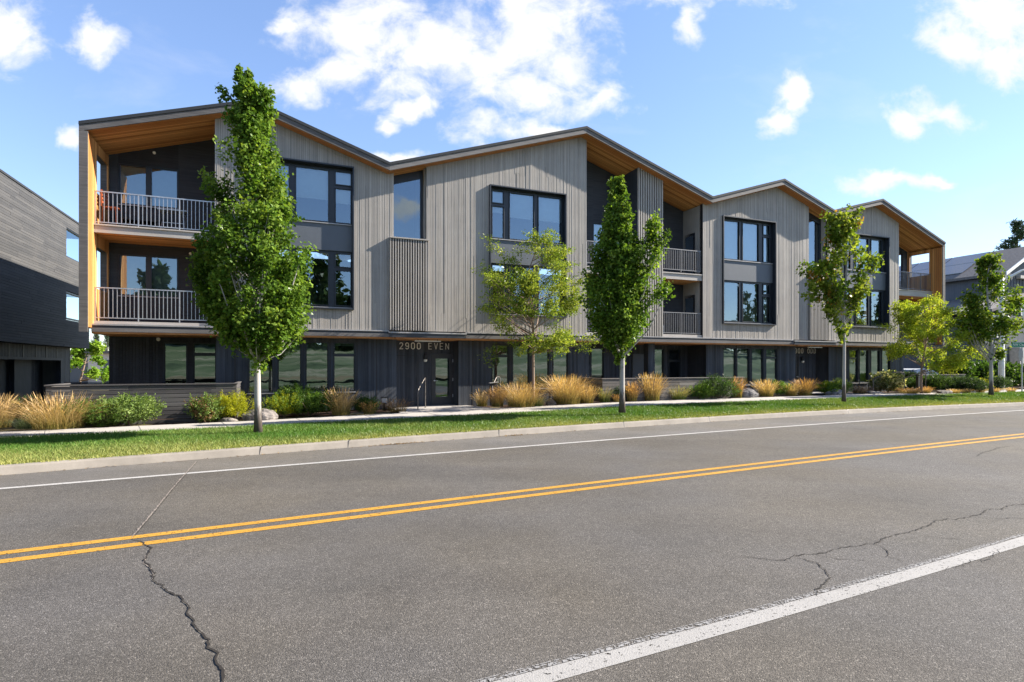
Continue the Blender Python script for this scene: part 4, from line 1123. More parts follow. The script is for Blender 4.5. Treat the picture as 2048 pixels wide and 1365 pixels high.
tree('street_tree', 'thin yellowing maple with open crown, on the lawn before the second entry', 'tree', (13.11, 22.12, .40),
     prof_px(1688, 803, S4, [(418, 1672, 1704), (440, 1644, 1722), (475, 1644, 1724), (505, 1646, 1740), (540, 1634, 1750), (580, 1640, 1738), (620, 1646, 1720), (660, 1654, 1710), (700, 1676, 1700)]),
     170, 38, .115, MAPLE, YGREEN * 6 + [(.30, .15, .03)] + YGREEN[-1:], 'bark_pale', .06, 'columnar', seed=31, sh_len=.5, spread=.11, lobe=6, lobs=.75, group='columnar street maples', shell=.35,
     extra=[((x - 1688) * S4 + random.gauss(0, .12), random.gauss(0, .2), (803 - y) * S4) for x, y in [(1628, 545), (1630, 560), (1636, 580), (1748, 525), (1742, 545), (1634, 600)] * 4])
S6 = .0238
tree('street_tree', 'green maple on the lawn beside the pale lamp post at the far right', 'tree', (22.8, 26.65, .42),
     prof_px(1982, 790, S6, [(500, 1972, 1992), (525, 1960, 2000), (560, 1950, 1998), (590, 1942, 2006), (620, 1930, 2016), (660, 1928, 2030), (700, 1944, 2018), (722, 1972, 2000)]),
     175, 44, .118, MAPLE, [(.055, .115, .014), (.085, .155, .018), (.13, .195, .022), (.20, .25, .035)], 'bark_pale', .08, 'columnar', seed=41, sh_len=.55, spread=.13, lobe=9, group='columnar street maples',
     extra=[((x - 1982) * S6, random.gauss(0, .3), (790 - y) * S6) for x, y in [(2026, 596), (2034, 606), (2038, 616), (2030, 625), (2042, 660), (1935, 650)] * 4])
S3 = .0192
tree('small_tree', 'airy small leaved tree growing from the tan grasses left of the second street maple', 'tree', (.80, 20.9, .28),
     prof_px(1067, 812, S3, [(478, 1078, 1098), (505, 1050, 1106), (530, 1010, 1122), (555, 965, 1138), (590, 958, 1150), (625, 958, 1152), (650, 975, 1146), (675, 1005, 1150), (700, 1040, 1130)]),
     660, 50, .084, SIMPLE, [(.10, .165, .02), (.15, .225, .028), (.22, .29, .042), (.30, .35, .06)], 'bark_brown', .05, 'spreading', clip=in_front, seed=51, sh_len=.55, spread=.075, group='airy small leaved trees',
     extra=[((x - 1067) * S3, random.gauss(-.25, .12), (812 - y) * S3) for x, y in [(992, 493), (1000, 505), (1012, 518), (1030, 530), (1090, 478), (1120, 505), (1112, 515), (945, 550), (955, 556), (985, 722), (992, 712), (1002, 700), (1160, 680), (1165, 690), (1150, 700)] * 2])
tree('small_tree', 'bushy yellow green small leaved tree before the right end of the grey building', 'tree', (20.47, 28.0, .42),
     prof_px(1840, 787, .0251, [(598, 1815, 1850), (620, 1800, 1890), (650, 1785, 1915), (680, 1792, 1925), (705, 1790, 1930), (730, 1805, 1900), (745, 1825, 1870)]),
     440, 54, .100, SIMPLE, [(.15, .23, .018), (.23, .31, .028), (.32, .39, .04), (.40, .44, .055)], 'bark_brown', .05, 'spreading', seed=61, sh_len=.55, spread=.085, group='airy small leaved trees',
     extra=[((x - 1840) * .0251, random.gauss(-.2, .1), (787 - y) * .0251) for x, y in [(1775, 655), (1785, 660), (1935, 712), (1928, 700), (1782, 700)] * 2])
tree('small_tree', 'bright green rounded tree in the gap beside the dark left building', 'tree', (-29.3, 38, .15),
     prof_px(160, 757, .0339, [(662, 165, 190), (675, 150, 205), (700, 138, 216), (725, 135, 222), (738, 148, 205)]), 120, 40, .13, MAPLE,
     [(.12, .24, .02), (.18, .31, .03), (.26, .38, .05)], 'bark_brown', .08, 'spreading', seed=71, sh_len=.3, spread=.10, stemtop=.7)

def pine(name, label, loc, h, w, seed, n=110, col=((.03, .055, .03), (.05, .08, .04)), tuft=.22):
    global rng
    rng = np.random.default_rng(seed)
    root = empty(name, loc, 0, label, 'tree', 'distant pines'); tb = MB()
    tb.tube([(0, 0, 0), (.1, 0, h * .5), (0, .05, h * .98)], [h * .016, h * .010, h * .002], 7)
    P = []; N_ = []
    for i in range(n):
        z = h * (.28 + .7 * (i / n) ** .9); L = w * (1 - (z / h) ** 1.6) * rng.uniform(.55, 1.1) + .15; a = rng.uniform(0, 6.283)
        e = np.array([math.cos(a) * L, math.sin(a) * L, z + .22 * L]); tb.tube([(0, 0, z), tuple(e)], [h * .004, h * .001], 4, cap=False)
        for q in np.linspace(.35, 1, 5):
            c = np.array([0, 0, z]) * (1 - q) + e * q; m = 26
            P.append(c + rng.normal(0, tuft * w * .25, (m, 3))); N_.append(rng.normal(0, 1, (m, 3)) + np.array([0, 0, .6]))
    tb.build('trunk', [M['bark_brown']], root)
    P = np.concatenate(P); N_ = np.concatenate(N_); m = len(P)
    np_mesh('crown', leaf_polys(P, rng.normal(0, 1, (m, 3)), N_, rng.uniform(.35, .8, m) * w * .14, LANCE), 6, pick_cols(m, col), M['needle'], root)
pine('pine_tree', 'blue green pine rising behind the shingle roof at the far right', (74, 82, .3), 23.0, 6.0, 81, 46, tuft=.13)
pine('pine_tree', 'left one of two hazy pines far off in the gap between the buildings', (-104, 140, .2), 10.0, 2.6, 82, 70)
pine('pine_tree', 'right one of two hazy pines far off in the gap between the buildings', (-101.2, 140, .2), 9.4, 2.4, 83, 70)

def treeline():
    global rng
    rng = np.random.default_rng(90); P = []
    for i in range(84):
        x = rng.uniform(-60, 110); y = rng.uniform(-62, -36); h = rng.uniform(9, 18); w = h * rng.uniform(.18, .30)
        if i % 6 == 0: h *= .6
        z = rng.uniform(.05, 1, 500) ** .8; r = w * (1.05 - z) * np.sqrt(rng.uniform(.2, 1, 500)); a = rng.uniform(0, 6.283, 500)
        P.append(np.stack([x + r * np.cos(a), y + r * np.sin(a), 2.6 + z * h], 1))
    for i in range(46):
        x = rng.uniform(92, 190); y = rng.uniform(-58, 4); h = rng.uniform(12, 21); w = h * rng.uniform(.2, .32)
        z = rng.uniform(.02, 1, 500) ** .8; r = w * (1.05 - z) * np.sqrt(rng.uniform(.2, 1, 500)); a = rng.uniform(0, 6.283, 500)
        P.append(np.stack([x + r * np.cos(a), y + r * np.sin(a), .5 + z * h], 1))
    P = np.concatenate(P); m = len(P)
    tag(np_mesh('treeline', leaf_polys(P, rng.normal(0, 1, (m, 3)), rng.normal(0, 1, (m, 3)), rng.uniform(.7, 1.5, m), SIMPLE), 6, pick_cols(m, [(.03, .06, .02), (.05, .085, .025)]), M['needle']), kind='stuff')
treeline()

def clump_verts(n, h, r0, spread, droop, w, seed, cols_base, cols_tip, plume=.35):
    g = np.random.default_rng(seed); K = 5
    a = g.uniform(0, 2 * np.pi, n); rr = r0 * np.sqrt(g.uniform(0, 1, n)); hh = h * g.uniform(.55, 1.05, n)
    ln = spread * g.uniform(.15, 1.0, n) * (.35 + .65 * rr / r0)
    da = a + g.normal(0, .5, n); base = np.stack([rr * np.cos(a), rr * np.sin(a), np.zeros(n)], 1)
    dirv = np.stack([np.cos(da), np.sin(da), np.zeros(n)], 1); side = np.stack([-np.sin(da), np.cos(da), np.zeros(n)], 1)
    side = side * np.cos(g.uniform(-1, 1, n))[:, None] + dirv * np.sin(g.uniform(-1, 1, n))[:, None]
    T = np.linspace(0, 1, K + 1); pts = []
    for t in T:
        z = hh * (t - droop * t * t * (ln / max(spread, 1e-6)) * .55)
        pts.append(base + dirv * (ln * t ** 1.7)[:, None] + np.array([0, 0, 1]) * z[:, None])
    V = []; C = []
    cb, ct = np.array(cols_base), np.array(cols_tip); jit = g.uniform(.7, 1.3, (n, 1)); ib = g.integers(0, len(cb), n); it = g.integers(0, len(ct), n)
    plm = g.uniform(0, 1, n) < plume
    for j in range(K):
        w0 = w * (1 - T[j] * .8) * np.ones(n); w1 = w * (1 - T[j + 1] * .8) * np.ones(n)
        if j >= K - 1: w0 = np.where(plm, w * 2.2, w0); w1 = np.where(plm, w * .6, w1 * .3)
        V.append(np.stack([pts[j] - side * w0[:, None], pts[j] + side * w0[:, None], pts[j + 1] + side * w1[:, None], pts[j + 1] - side * w1[:, None]], 1))
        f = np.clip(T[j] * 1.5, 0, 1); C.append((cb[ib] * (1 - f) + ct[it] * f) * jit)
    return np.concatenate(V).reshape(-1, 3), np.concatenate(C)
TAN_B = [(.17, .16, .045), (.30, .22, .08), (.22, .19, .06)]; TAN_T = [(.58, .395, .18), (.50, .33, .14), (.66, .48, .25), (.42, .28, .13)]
ORG_T = [(.48, .27, .10), (.54, .34, .15), (.42, .24, .10)]; GRN_B = [(.08, .12, .03), (.12, .15, .05)]; GRN_T = [(.22, .24, .09), (.32, .29, .13), (.42, .33, .16)]
BRN_T = [(.22, .14, .085), (.28, .18, .10), (.16, .10, .07)]; BLU = [(.10, .145, .075), (.14, .18, .10)]
KINDS = dict(tan=(TAN_B, TAN_T, .45, .0045), orange=(TAN_B, ORG_T, .4, .0045), green=(GRN_B, GRN_T, .12, .005), brown=([(.13, .10, .05)], BRN_T, .3, .004), blue=(BLU, [(.16, .22, .11), (.2, .26, .13)], .0, .004))
def grass(label, x, y, w, h, kind, n=None, droop=.5, seed=None, cat='grass clump'):
    cb, ct, pl, bw = KINDS[kind]; seed = seed or int(abs(x * 31 + y * 17)) + 5
    n = n or int(360 * min(2.2, max(.5, w)))
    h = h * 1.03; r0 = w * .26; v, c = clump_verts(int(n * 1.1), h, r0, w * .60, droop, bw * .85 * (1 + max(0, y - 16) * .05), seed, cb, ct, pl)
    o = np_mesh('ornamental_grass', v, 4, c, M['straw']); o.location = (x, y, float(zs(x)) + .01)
    return tag(o, label, cat, 'ornamental grass clumps', 'thing')
def shrub(label, x, y, w, h, cols, leaf=.05, n=None, tmpl=LANCE, seed=None, spiky=0.25, name='shrub', lump=9, z=None):
    global rng
    w = w * .80; seed = seed or int(abs(x * 37 + y * 13)) + 3; rng = np.random.default_rng(seed); R_ = random.Random(seed)
    root = empty(name, (x, y, float(zs(x)) if z is None else z), 0, label, 'shrub', 'shrubs in the planting bed')
    n = n or int(9000 * min(2.5, max(.6, w * h * 1.1)))
    # lobes
    lc = np.stack([rng.normal(0, w * .22, lump), rng.normal(0, w * .18, lump), h * rng.uniform(.35, .62, lump)], 1); lr = rng.uniform(.30, .46, lump)
    i = rng.integers(0, lump, n); d = unit(rng.normal(0, 1, (n, 3))); rad = rng.uniform(.55, 1.0, n) ** .5
    p = lc[i] + d * (rad * lr[i])[:, None] * np.array([w * .95, w * .85, h * .98]); p[:, 2] = np.abs(p[:, 2])
    k = np.minimum(1, p[:, 2] / h); sc_ = np.abs(p[:, 0]) < w * .62
    # shoots: group points toward small sprigs
    ns = max(30, n // 26); j = rng.integers(0, ns, n); sp = p[rng.integers(0, n, ns)]; sd = unit(sp * np.array([1, 1, .6]) + np.array([0, 0, h * .5]) + rng.normal(0, spiky * .4 * h, (ns, 3)))
    q = sp[j] + sd[j] * (rng.uniform(-.4, .9, n) * .13)[:, None] * (1 + spiky) + rng.normal(0, .022, (n, 3))
    p = np.where((rng.uniform(0, 1, n) < .72)[:, None], q, p); p[:, 2] = np.maximum(p[:, 2], .01)
    nr = unit(rng.normal(0, 1, (n, 3)) + d * .5 + np.array([0, 0, .4])); tn = sd[j] * .9 + rng.normal(0, .6, (n, 3)); sz = rng.uniform(leaf * .8, leaf * 1.6, n)
    cc = pick_cols(ns, cols, .2)[j] * rng.uniform(.8, 1.2, (n, 1))
    sb = MB()
    for _ in range(7):
        a = R_.uniform(0, 6.28); sb.tube([(0, 0, -.02), (math.cos(a) * w * .15, math.sin(a) * w * .15, h * .3), (math.cos(a) * w * .28, math.sin(a) * w * .28, h * .55)], [.014, .009, .004], 5, cap=False)
    sb.build('stem', [M['bark_brown']], root)
    np_mesh('foliage', leaf_polys(p, nr, tn, sz, tmpl, .1), len(tmpl), cc, M['leaf'], root)
    return root
def rock(label, x, y, w, h, mat, seed, flat=1.0, rz=0):
    w, h = w * .82, h * .85; R_ = np.random.default_rng(seed); import bmesh
    bm = bmesh.new(); bmesh.ops.create_icosphere(bm, subdivisions=4, radius=1)
    pl = unit(R_.normal(0, 1, (16, 3)) + np.array([0, 0, .2])); dist = R_.uniform(.62, .95, 16)
    for v in bm.verts:
        c = np.array(v.co)
        for q, dd in zip(pl, dist):
            e = c @ q - dd
            if e > 0: c = c - q * e * .93
        nz = .03 * math.sin(c[0] * 9 + seed) * math.cos(c[1] * 11) + .018 * math.sin(c[2] * 23 + c[0] * 17)
        c = c * (1 + nz)
        v.co = (c[0] * w * .62, c[1] * w * .42, c[2] * h * .75 + h * .3)
    me = bpy.data.meshes.new('rock'); bm.to_mesh(me); bm.free(); me.materials.append(M[mat])
    o = link('rock', me); o.location = (x, y, float(zs(x)) - .03); o.rotation_euler = (0, 0, rz)
    return tag(o, label, 'rock', 'landscape rocks')

DG = [(.030, .066, .014), (.046, .095, .018), (.075, .135, .024)]; MG = [(.06, .125, .02), (.095, .175, .03), (.14, .225, .04)]
LG = [(.12, .19, .05), (.17, .25, .07), (.22, .30, .10)]; YG = [(.22, .26, .012), (.31, .33, .018), (.40, .40, .03)]
JU = [(.022, .045, .022), (.035, .065, .03), (.055, .09, .04)]; VAR = [(.10, .14, .05), (.42, .42, .24), (.55, .53, .34), (.16, .2, .08)]
# planting bed, left to right
grass('tall tan grass clump at the left edge beside the pavement', -13.9, 15.0, 1.45, .95, 'tan', 620)
grass('low blue green tuft between the two big tan clumps at the far left', -12.85, 14.85, .95, .36, 'blue', 420)
grass('large arching tan grass clump before the left end of the long dark fence', -12.15, 15.0, 2.1, 1.0, 'tan', 980, .75)
grass('grey green tuft with straw stalks before the long dark fence', -11.35, 15.6, 1.0, .68, 'green', 460, .8)
shrub('dark green spreading shrub behind the leftmost tan grass', -13.6, 16.2, 1.7, .80, DG, .06)
shrub('dark green shrub against the long dark fence behind the arching tan grass', -11.85, 15.85, 1.9, .82, MG, .06)
shrub('pale green leafy shrub against the long dark fence', -10.75, 15.75, 1.5, .80, LG, .05, tmpl=SIMPLE, spiky=.8)
shrub('upright green shrub with reddish base near the right end of the long dark fence', -9.1, 16.6, .95, .74, LG[:2] + [(.18, .12, .06)], .05, tmpl=SIMPLE, spiky=.9)
shrub('yellow green mounded shrub left of the tallest maple trunk', -8.45, 17.2, 1.5, .84, YG, .045)
shrub('yellow green mounded shrub right of the tallest maple trunk', -7.25, 17.85, 1.6, .74, YG[:2] + MG[-1:], .045)
rock('grey boulder at the foot of the tallest maple', -7.75, 17.12, 1.15, .42, 'rock', 5)
rock('flat grey stone left of the boulder by the tallest maple', -8.55, 16.85, .6, .16, 'rock', 6)
shrub('broad dark green shrub below the first row of ground floor windows', -6.55, 18.2, 2.1, .95, MG + DG, .06)
grass('tan grass clump right of the broad dark green shrub', -5.6, 18.35, 1.1, .92, 'tan', 560)
shrub('small dark green shrub left of the entry corner', -4.95, 18.85, .95, .52, DG + MG[:1], .05)
grass('small orange grass tuft before the small dark shrub', -4.75, 18.6, .65, .46, 'orange', 260)
grass('thin brown grass beside the first entry path', -3.95, 19.35, 1.1, .55, 'brown', 240, .9)
grass('sparse brown grass against the corner left of the first entry', -4.4, 19.75, .8, .5, 'brown', 160, .6)
grass('arching tan grass left of the second handrail at the first entry', -1.15, 21.3, .75, .72, 'tan', 240, .9)
grass('tan grass clump wrapped round the second handrail at the first entry', -.55, 20.95, .85, .8, 'orange', 360)
grass('wide tan grass clump at the foot of the airy tree', .35, 20.85, 1.9, .95, 'tan', 1000)
grass('green based tuft in front of the pale round stone', .95, 21.0, .8, .42, 'green', 340)
rock('pale round stone between two wide tan grasses', 1.5, 21.6, .45, .34, 'rock', 8)
grass('tall tan grass clump right of the pale round stone', 2.15, 21.85, 1.9, 1.2, 'tan', 1100)
grass('tan grass clump below the last window left of the terrace fence', 2.95, 22.1, 1.0, .8, 'tan', 420)
grass('low green straw tuft at the left end of the terrace fence', 3.7, 22.3, .75, .66, 'green', 300)
shrub('dark juniper behind the trunk of the second street maple', 4.22, 22.75, 1.3, .66, JU, .05)
grass('tiny orange tuft left of the second street maple trunk', 4.15, 22.3, .42, .36, 'orange', 160)
grass('upright orange grass right of the second street maple trunk', 4.85, 22.65, .75, .84, 'orange', 360)
grass('tall orange plumed grass before the terrace fence', 5.75, 23.05, 1.15, 1.16, 'tan', 640)
grass('low tan tuft with green base before the terrace fence', 7.0, 23.5, 1.1, .64, 'green', 420)
shrub('bright green low shrub before the terrace fence', 7.95, 23.8, 1.15, .64, MG, .05)
shrub('dark green mounded juniper at the right end of the terrace fence', 8.95, 24.25, 2.0, .96, JU + MG[:1], .055)
grass('narrow orange grass at the right end of the terrace fence', 9.85, 24.45, .65, .95, 'orange', 380)
rock('angular dark slab left of the tan grasses below the third window row', 10.5, 24.9, 1.2, .5, 'rock_dark', 13, rz=.3)
grass('tan grass clump below the third row of ground floor windows', 11.55, 25.45, 1.15, .82, 'tan', 480)
shrub('green shrub between two tan grasses below the third window row', 12.6, 26.2, 1.15, .62, MG, .055)
grass('small tan grass right of the green shrub', 12.95, 26.0, .9, .62, 'tan', 320)
grass('orange red grass clump left of the second entry', 13.75, 26.3, 1.15, .86, 'orange', 460)
shrub('lime green shrub left of the dark boulder', 15.3, 27.3, 1.0, .55, YG[:1] + MG, .06)
shrub('lime green shrub behind the trunk of the yellowing maple', 16.3, 27.7, 1.2, .68, YG[:1] + LG, .06)
rock('dark boulder left of the yellowing maple trunk', 15.55, 26.9, .95, .38, 'rock_dark', 17)
grass('brown drooping grass right of the yellowing maple trunk', 17.1, 27.6, 1.0, .52, 'brown', 340, .9)
rock('flat tan stone right of the yellowing maple trunk', 17.9, 27.7, 1.0, .2, 'rock', 19)
shrub('cream variegated shrub beside the right hand handrails', 19.6, 29.2, 1.5, 1.0, VAR, .07, tmpl=SIMPLE, spiky=.7)
shrub('tall dark juniper behind the right hand handrails', 22.6, 32.0, 1.9, 1.2, JU, .07)
shrub('dark juniper at the foot of the bushy small tree', 21.7, 29.4, 1.8, .92, JU + DG, .07)
grass('low orange grass below the right hand handrails', 19.85, 28.0, 1.5, .3, 'orange', 420)
grass('low orange tuft right of the bushy tree trunk', 20.8, 28.1, .6, .36, 'orange', 220)
rock('pale leaning slab beside the pavement at the right', 21.6, 28.0, 1.0, .26, 'rock', 23, rz=.5)
shrub('wide dark juniper in front of the short right fence', 23.6, 29.3, 2.5, .86, JU, .07)
shrub('dark juniper left of the pale lamp post', 27.0, 31.3, 1.3, .74, JU, .07)
shrub('small lime shrub behind the far right maple trunk', 25.3, 30.2, .9, .58, YG, .06)
for i, (x, y, l) in enumerate([(22.2, 28.05, 'small straw tuft just right of the pale leaning slab'), (23.0, 28.35, 'second small straw tuft right of the pale leaning slab'),
                               (24.0, 28.7, 'small straw tuft just right of the far right maple trunk'), (25.0, 29.0, 'small straw tuft before the pale lamp post'), (26.2, 29.4, 'small straw tuft before the street sign post')]):
    grass(l, x, y, .65, .24, 'tan', 200)

# hedge mass and dark trees behind the right end
for i, (x, y, w, h, l) in enumerate([(29.5, 37.5, 3.4, 2.0, 'dark hedge shrub behind the parked car roof'), (33.0, 38.5, 3.6, 1.9, 'dark hedge shrub below the window of the shingled house'),
                                     (36.2, 39.5, 3.4, 1.7, 'dark hedge shrub behind the pale lamp post'), (34.2, 34.8, 2.0, 2.3, 'loose leafy shrub behind the street sign post')]):
    shrub(l, x, y, w, h, DG if i < 3 else DG + LG[:1], .15, 12000, SIMPLE, 300 + i, .4, z=.3)

# ------------------------------------------------------------------ street furniture and site fittings
def handrail(label, pts, r=.021, group='bent pipe handrails'):
    mb = MB(); P = [Vector(p) for p in pts]; Q = [P[0]]
    for a, b, c in zip(P, P[1:], P[2:]):            # rounded bends
        for k in range(1, 6):
            t = k / 6; r0 = min(.16, (b - a).length * .4, (c - b).length * .4)
            s_, e_ = b + (a - b).normalized() * r0, b + (c - b).normalized() * r0
            Q.append(s_.lerp(b, t).lerp(b.lerp(e_, t), t))
    Q.append(P[-1]); c0 = P[0].copy(); mb.tube([q - c0 for q in Q], r, 10)
    for e in (P[0], P[-1]): mb.lathe([(.045, 0), (.045, .012), (.0, .012)], tuple(e - c0), 12)
    o = mb.build('handrail', [M['rail_brown']], smooth=False); o.location = c0
    return tag(o, label, 'handrail', group)
def hz(s, d, z): x, y, _ = Wd(s, d); return (x, y, float(zs(x)) + z)
handrail('bent steel handrail left of the first entry door', [hz(-3.9, -.60, 0), hz(-3.9, -.60, .70), hz(-3.5, .02, 1.12), hz(-3.46, .12, 1.12), hz(-3.46, .12, 0)])
handrail('bent steel handrail right of the first entry door', [hz(-.98, -.35, 0), hz(-.98, -.35, .72), hz(-.68, -.05, 1.10), hz(-.52, -.02, 1.10), hz(-.50, -.02, 0)])
handrail('bent dark handrail left of the cream variegated shrub', [hz(19.6, -.9, 0), hz(19.6, -.9, .75), hz(20.3, -1.5, 1.05), hz(20.75, -1.7, 1.05), hz(20.75, -1.7, 0)], .026)
handrail('bent dark handrail right of the square dark bollard', [hz(21.2, -1.3, 0), hz(21.2, -1.3, .7), hz(21.9, -1.7, 1.0), hz(22.35, -1.75, 1.0), hz(22.35, -1.75, 0)], .026)
def stand(label, s, d):
    root = empty('entry_stand', hz(s, d, 0), PHI, label, 'stand')
    mb = MB(); mb.box(-.16, -.10, -.04, .04, 0, .86); mb.hexa([(.10, -.04, 0), (.17, -.04, 0), (.17, .04, 0), (.10, .04, 0), (.02, -.04, .86), (.14, -.04, .86), (.14, .04, .86), (.02, .04, .86)]); mb.box(-.16, .14, -.035, .035, .70, .85)
    mb.build('frame', [M['black']], root)
    pb = MB(); pb.hexa([(-.20, -.09, .865), (.16, -.09, .905), (.16, .09, .905), (-.20, .09, .865), (-.20, -.09, .885), (.16, -.09, .925), (.16, .09, .925), (-.20, .09, .885)]); pb.build('top_plate', [M['flash']], root)
stand('dark two legged stand with slanted grey top plate at the second handrail', -.86, -.28)
def bollard(label, s, d):
    mb = MB(); mb.box(-.085, .085, -.06, .06, 0, .80); mb.box(-.095, .095, -.07, .07, .80, .83); mb.box(.087, .095, -.05, .05, .05, .78, 1)
    o = mb.build('bollard', [M['black'], M['galv']], bevel=.006); o.location = hz(s, d, 0); o.rotation_euler = (0, 0, PHI); tag(o, label, 'bollard')
bollard('square dark bollard between the right hand handrails', 21.75, -1.75)
def path_light(label, x, y):
    root = empty('path_light', (x, y, float(zs(x))), 0, label, 'path light')
    mb = MB(); mb.box(-.035, .035, -.035, .035, 0, .30); mb.build('post', [M['black']], root)
    mb = MB(); mb.box(-.07, .07, -.06, .06, .301, .47); mb.build('lamp_box', [M['pale_render']], root)
    mb = MB(); mb.box(-.11, .11, -.09, .09, .471, .495); mb.build('cap', [M['black']], root)
path_light('small tan garden light with dark cap left of the first entry', -4.5, 19.75)

def lamp_post():
    root = empty('street_lamp', (28.58, 32.7, .42), 0, 'tall pale steel street lamp post with bent arm at the far right', 'street lamp')
    mb = MB(); mb.lathe([(.16, 0), (.15, 1.2), (.152, 1.9), (.135, 1.92), (.13, 4.0), (.115, 6.5), (.0, 6.55)], n=16); mb.build('pole', [M['steel_pole']], root, smooth=True)
    mb = MB(); mb.tube([(.05, 0, 6.35), (.6, 0, 6.62), (1.15, 0, 6.92), (1.35, 0, 6.97), (1.8, 0, 6.97)], [.075, .07, .06, .055, .05], 10); mb.build('arm', [M['steel_pole']], root, smooth=True)
    mb = MB(); mb.box(1.7, 2.35, -.14, .14, 6.92, 7.06); mb.build('lamp_head', [M['steel_pole']], root, bevel=.04)
    mb = MB()
    for z in (1.62, 1.85, 2.1): mb.lathe([(.158, z), (.158, z + .03)], n=16)
    mb.build('band', [M['galv']], root)
lamp_post()
def street_sign():
    X, Y = 27.32, 30.0
    root = empty('street_sign', (X, Y, .4), 0, 'green street name sign above the back of a stop sign on one steel post', 'sign')
    mb = MB(); mb.tube([(0, 0, 0), (0, 0, 2.7)], .035, 10); mb.build('post', [M['galv']], root)
    mb = MB(); mb.box(-.62, .62, -.05, -.045, 2.38, 2.66); ring(mb, -.60, .60, 2.40, 2.64, .012, -.056, -.0505, 1); p = mb.build('name_plate', [M['green_sign'], M['white']], root)
    cu = bpy.data.curves.new('sign_text', 'FONT'); cu.body = 'NW Clearwater'; cu.size = .19; cu.extrude = .002; cu.align_x = 'LEFT'
    o = bpy.data.objects.new('sign_text', cu); COL.objects.link(o); dg = bpy.context.evaluated_depsgraph_get(); me = bpy.data.meshes.new_from_object(o.evaluated_get(dg))
    bpy.data.objects.remove(o); me.materials.append(M['white']); t = link('lettering', me, p); t.location = (-.54, -.054, 2.46); t.rotation_euler = (math.pi / 2, 0, 0); t.scale = (.86, 1, 1)
    mb = MB(); R = .38; yaw = math.radians(62); c, s = math.cos(yaw), math.sin(yaw); f = []
    oc = [(R * math.cos(math.radians(22.5 + 45 * k)), R * math.sin(math.radians(22.5 + 45 * k))) for k in range(8)]
    A = [(a * c, .06 + a * s, 2.0 + b) for a, b in oc]; B = [(a * c - .006, .064 + a * s, 2.0 + b) for a, b in oc]
    mb.face(A); mb.face(B[::-1])
    for k in range(8): mb.face([A[k], A[(k + 1) % 8], B[(k + 1) % 8], B[k]])
    mb.build('stop_sign_back', [M['galv']], root)
street_sign()

# balcony furniture
def at_b(s, d, z): return Wd(s, d, z)
def folding_table():
    root = empty('folding_table', at_b(-11.75, .75, 6.18), PHI, 'small folding metal table on the top left balcony', 'table')
    mb = MB(); mb.box(-.42, .42, -.3, .3, .70, .725); mb.build('tabletop', [M['galv']], root)
    for sx in (-1, 1):
        mb = MB(); mb.bar((sx * .34, -.25, 0), (sx * .30, .25, .70), .022); mb.bar((sx * .32, .25, 0), (sx * .28, -.25, .70), .022); mb.build('leg', [M['galv']], root)
    mb = MB(); mb.bar((-.33, 0, .35), (.33, 0, .35), .018); mb.build('brace', [M['galv']], root)
folding_table()
def wire_chair(name, label, s, d, z, rz, mat, seat_h=.45):
    root = empty(name, at_b(s, d, z), PHI + rz, label, 'chair')
    mb = MB()
    for i in range(6): mb.box(-.2, .2, -.2 + i * .07, -.15 + i * .07, seat_h - .02, seat_h)
    mb.build('seat', [mat], root)
    mb = MB()
    for i in range(4): mb.box(-.2, .2, .21, .23, seat_h + .12 + i * .11, seat_h + .18 + i * .11)
    for sx in (-1, 1): mb.box(sx * .2 - .012, sx * .2 + .012, .2, .235, seat_h, seat_h + .52)
    mb.build('backrest', [mat], root)
    for sx in (-1, 1):
        for sy in (-1, 1):
            lb = MB(); lb.bar((sx * .19, sy * .2, 0), (sx * .19, sy * .18, seat_h - .02), .022); lb.build('leg', [mat], root)
wire_chair('folding_chair', 'orange metal folding chair against the cedar end of the top left balcony', -13.4, .55, 6.18, 1.4, M['orange'], .62)
wire_chair('garden_chair', 'white garden chair on the lower balcony right of the tall slat screen', 7.55, .75, 3.22, -.4, M['white'], .42)
def bench():
    root = empty('bench', at_b(-12.75, 1.2, 6.18), PHI, 'dark wooden bench under the window of the top left balcony', 'bench')
    mb = MB(); mb.box(-.55, .55, -.22, .22, .40, .45); mb.build('seat', [M['charcoal_h']], root)
    mb = MB(); mb.box(-.55, .55, .18, .22, .5, .85); mb.build('backrest', [M['charcoal_h']], root)
    for sx in (-1, 1):
        lb = MB(); lb.box(sx * .5 - .03, sx * .5 + .03, -.2, .2, 0, .40); lb.build('leg', [M['black']], root)
bench()

# pale low building in the left gap
def pale_block():
    root = empty('low_building', (-40.5, 52, 0), .15, 'low pale building with dark doors far back in the left gap', 'building')
    mb = MB(); mb.box(-6, 6, 0, 6, .1, 2.9); mb.build('wall', [M['pale_render']], root)
    mb = MB(); mb.box(-6.3, 6.3, -.3, 6.3, 2.9, 3.15); mb.build('roof', [M['fascia']], root)
    for x in (-3.6, .2, 3.2):
        mb = MB(); mb.box(x - .8, x + .8, -.04, -.003, .1, 2.3); mb.build('door', [M['panel']], root)
pale_block()

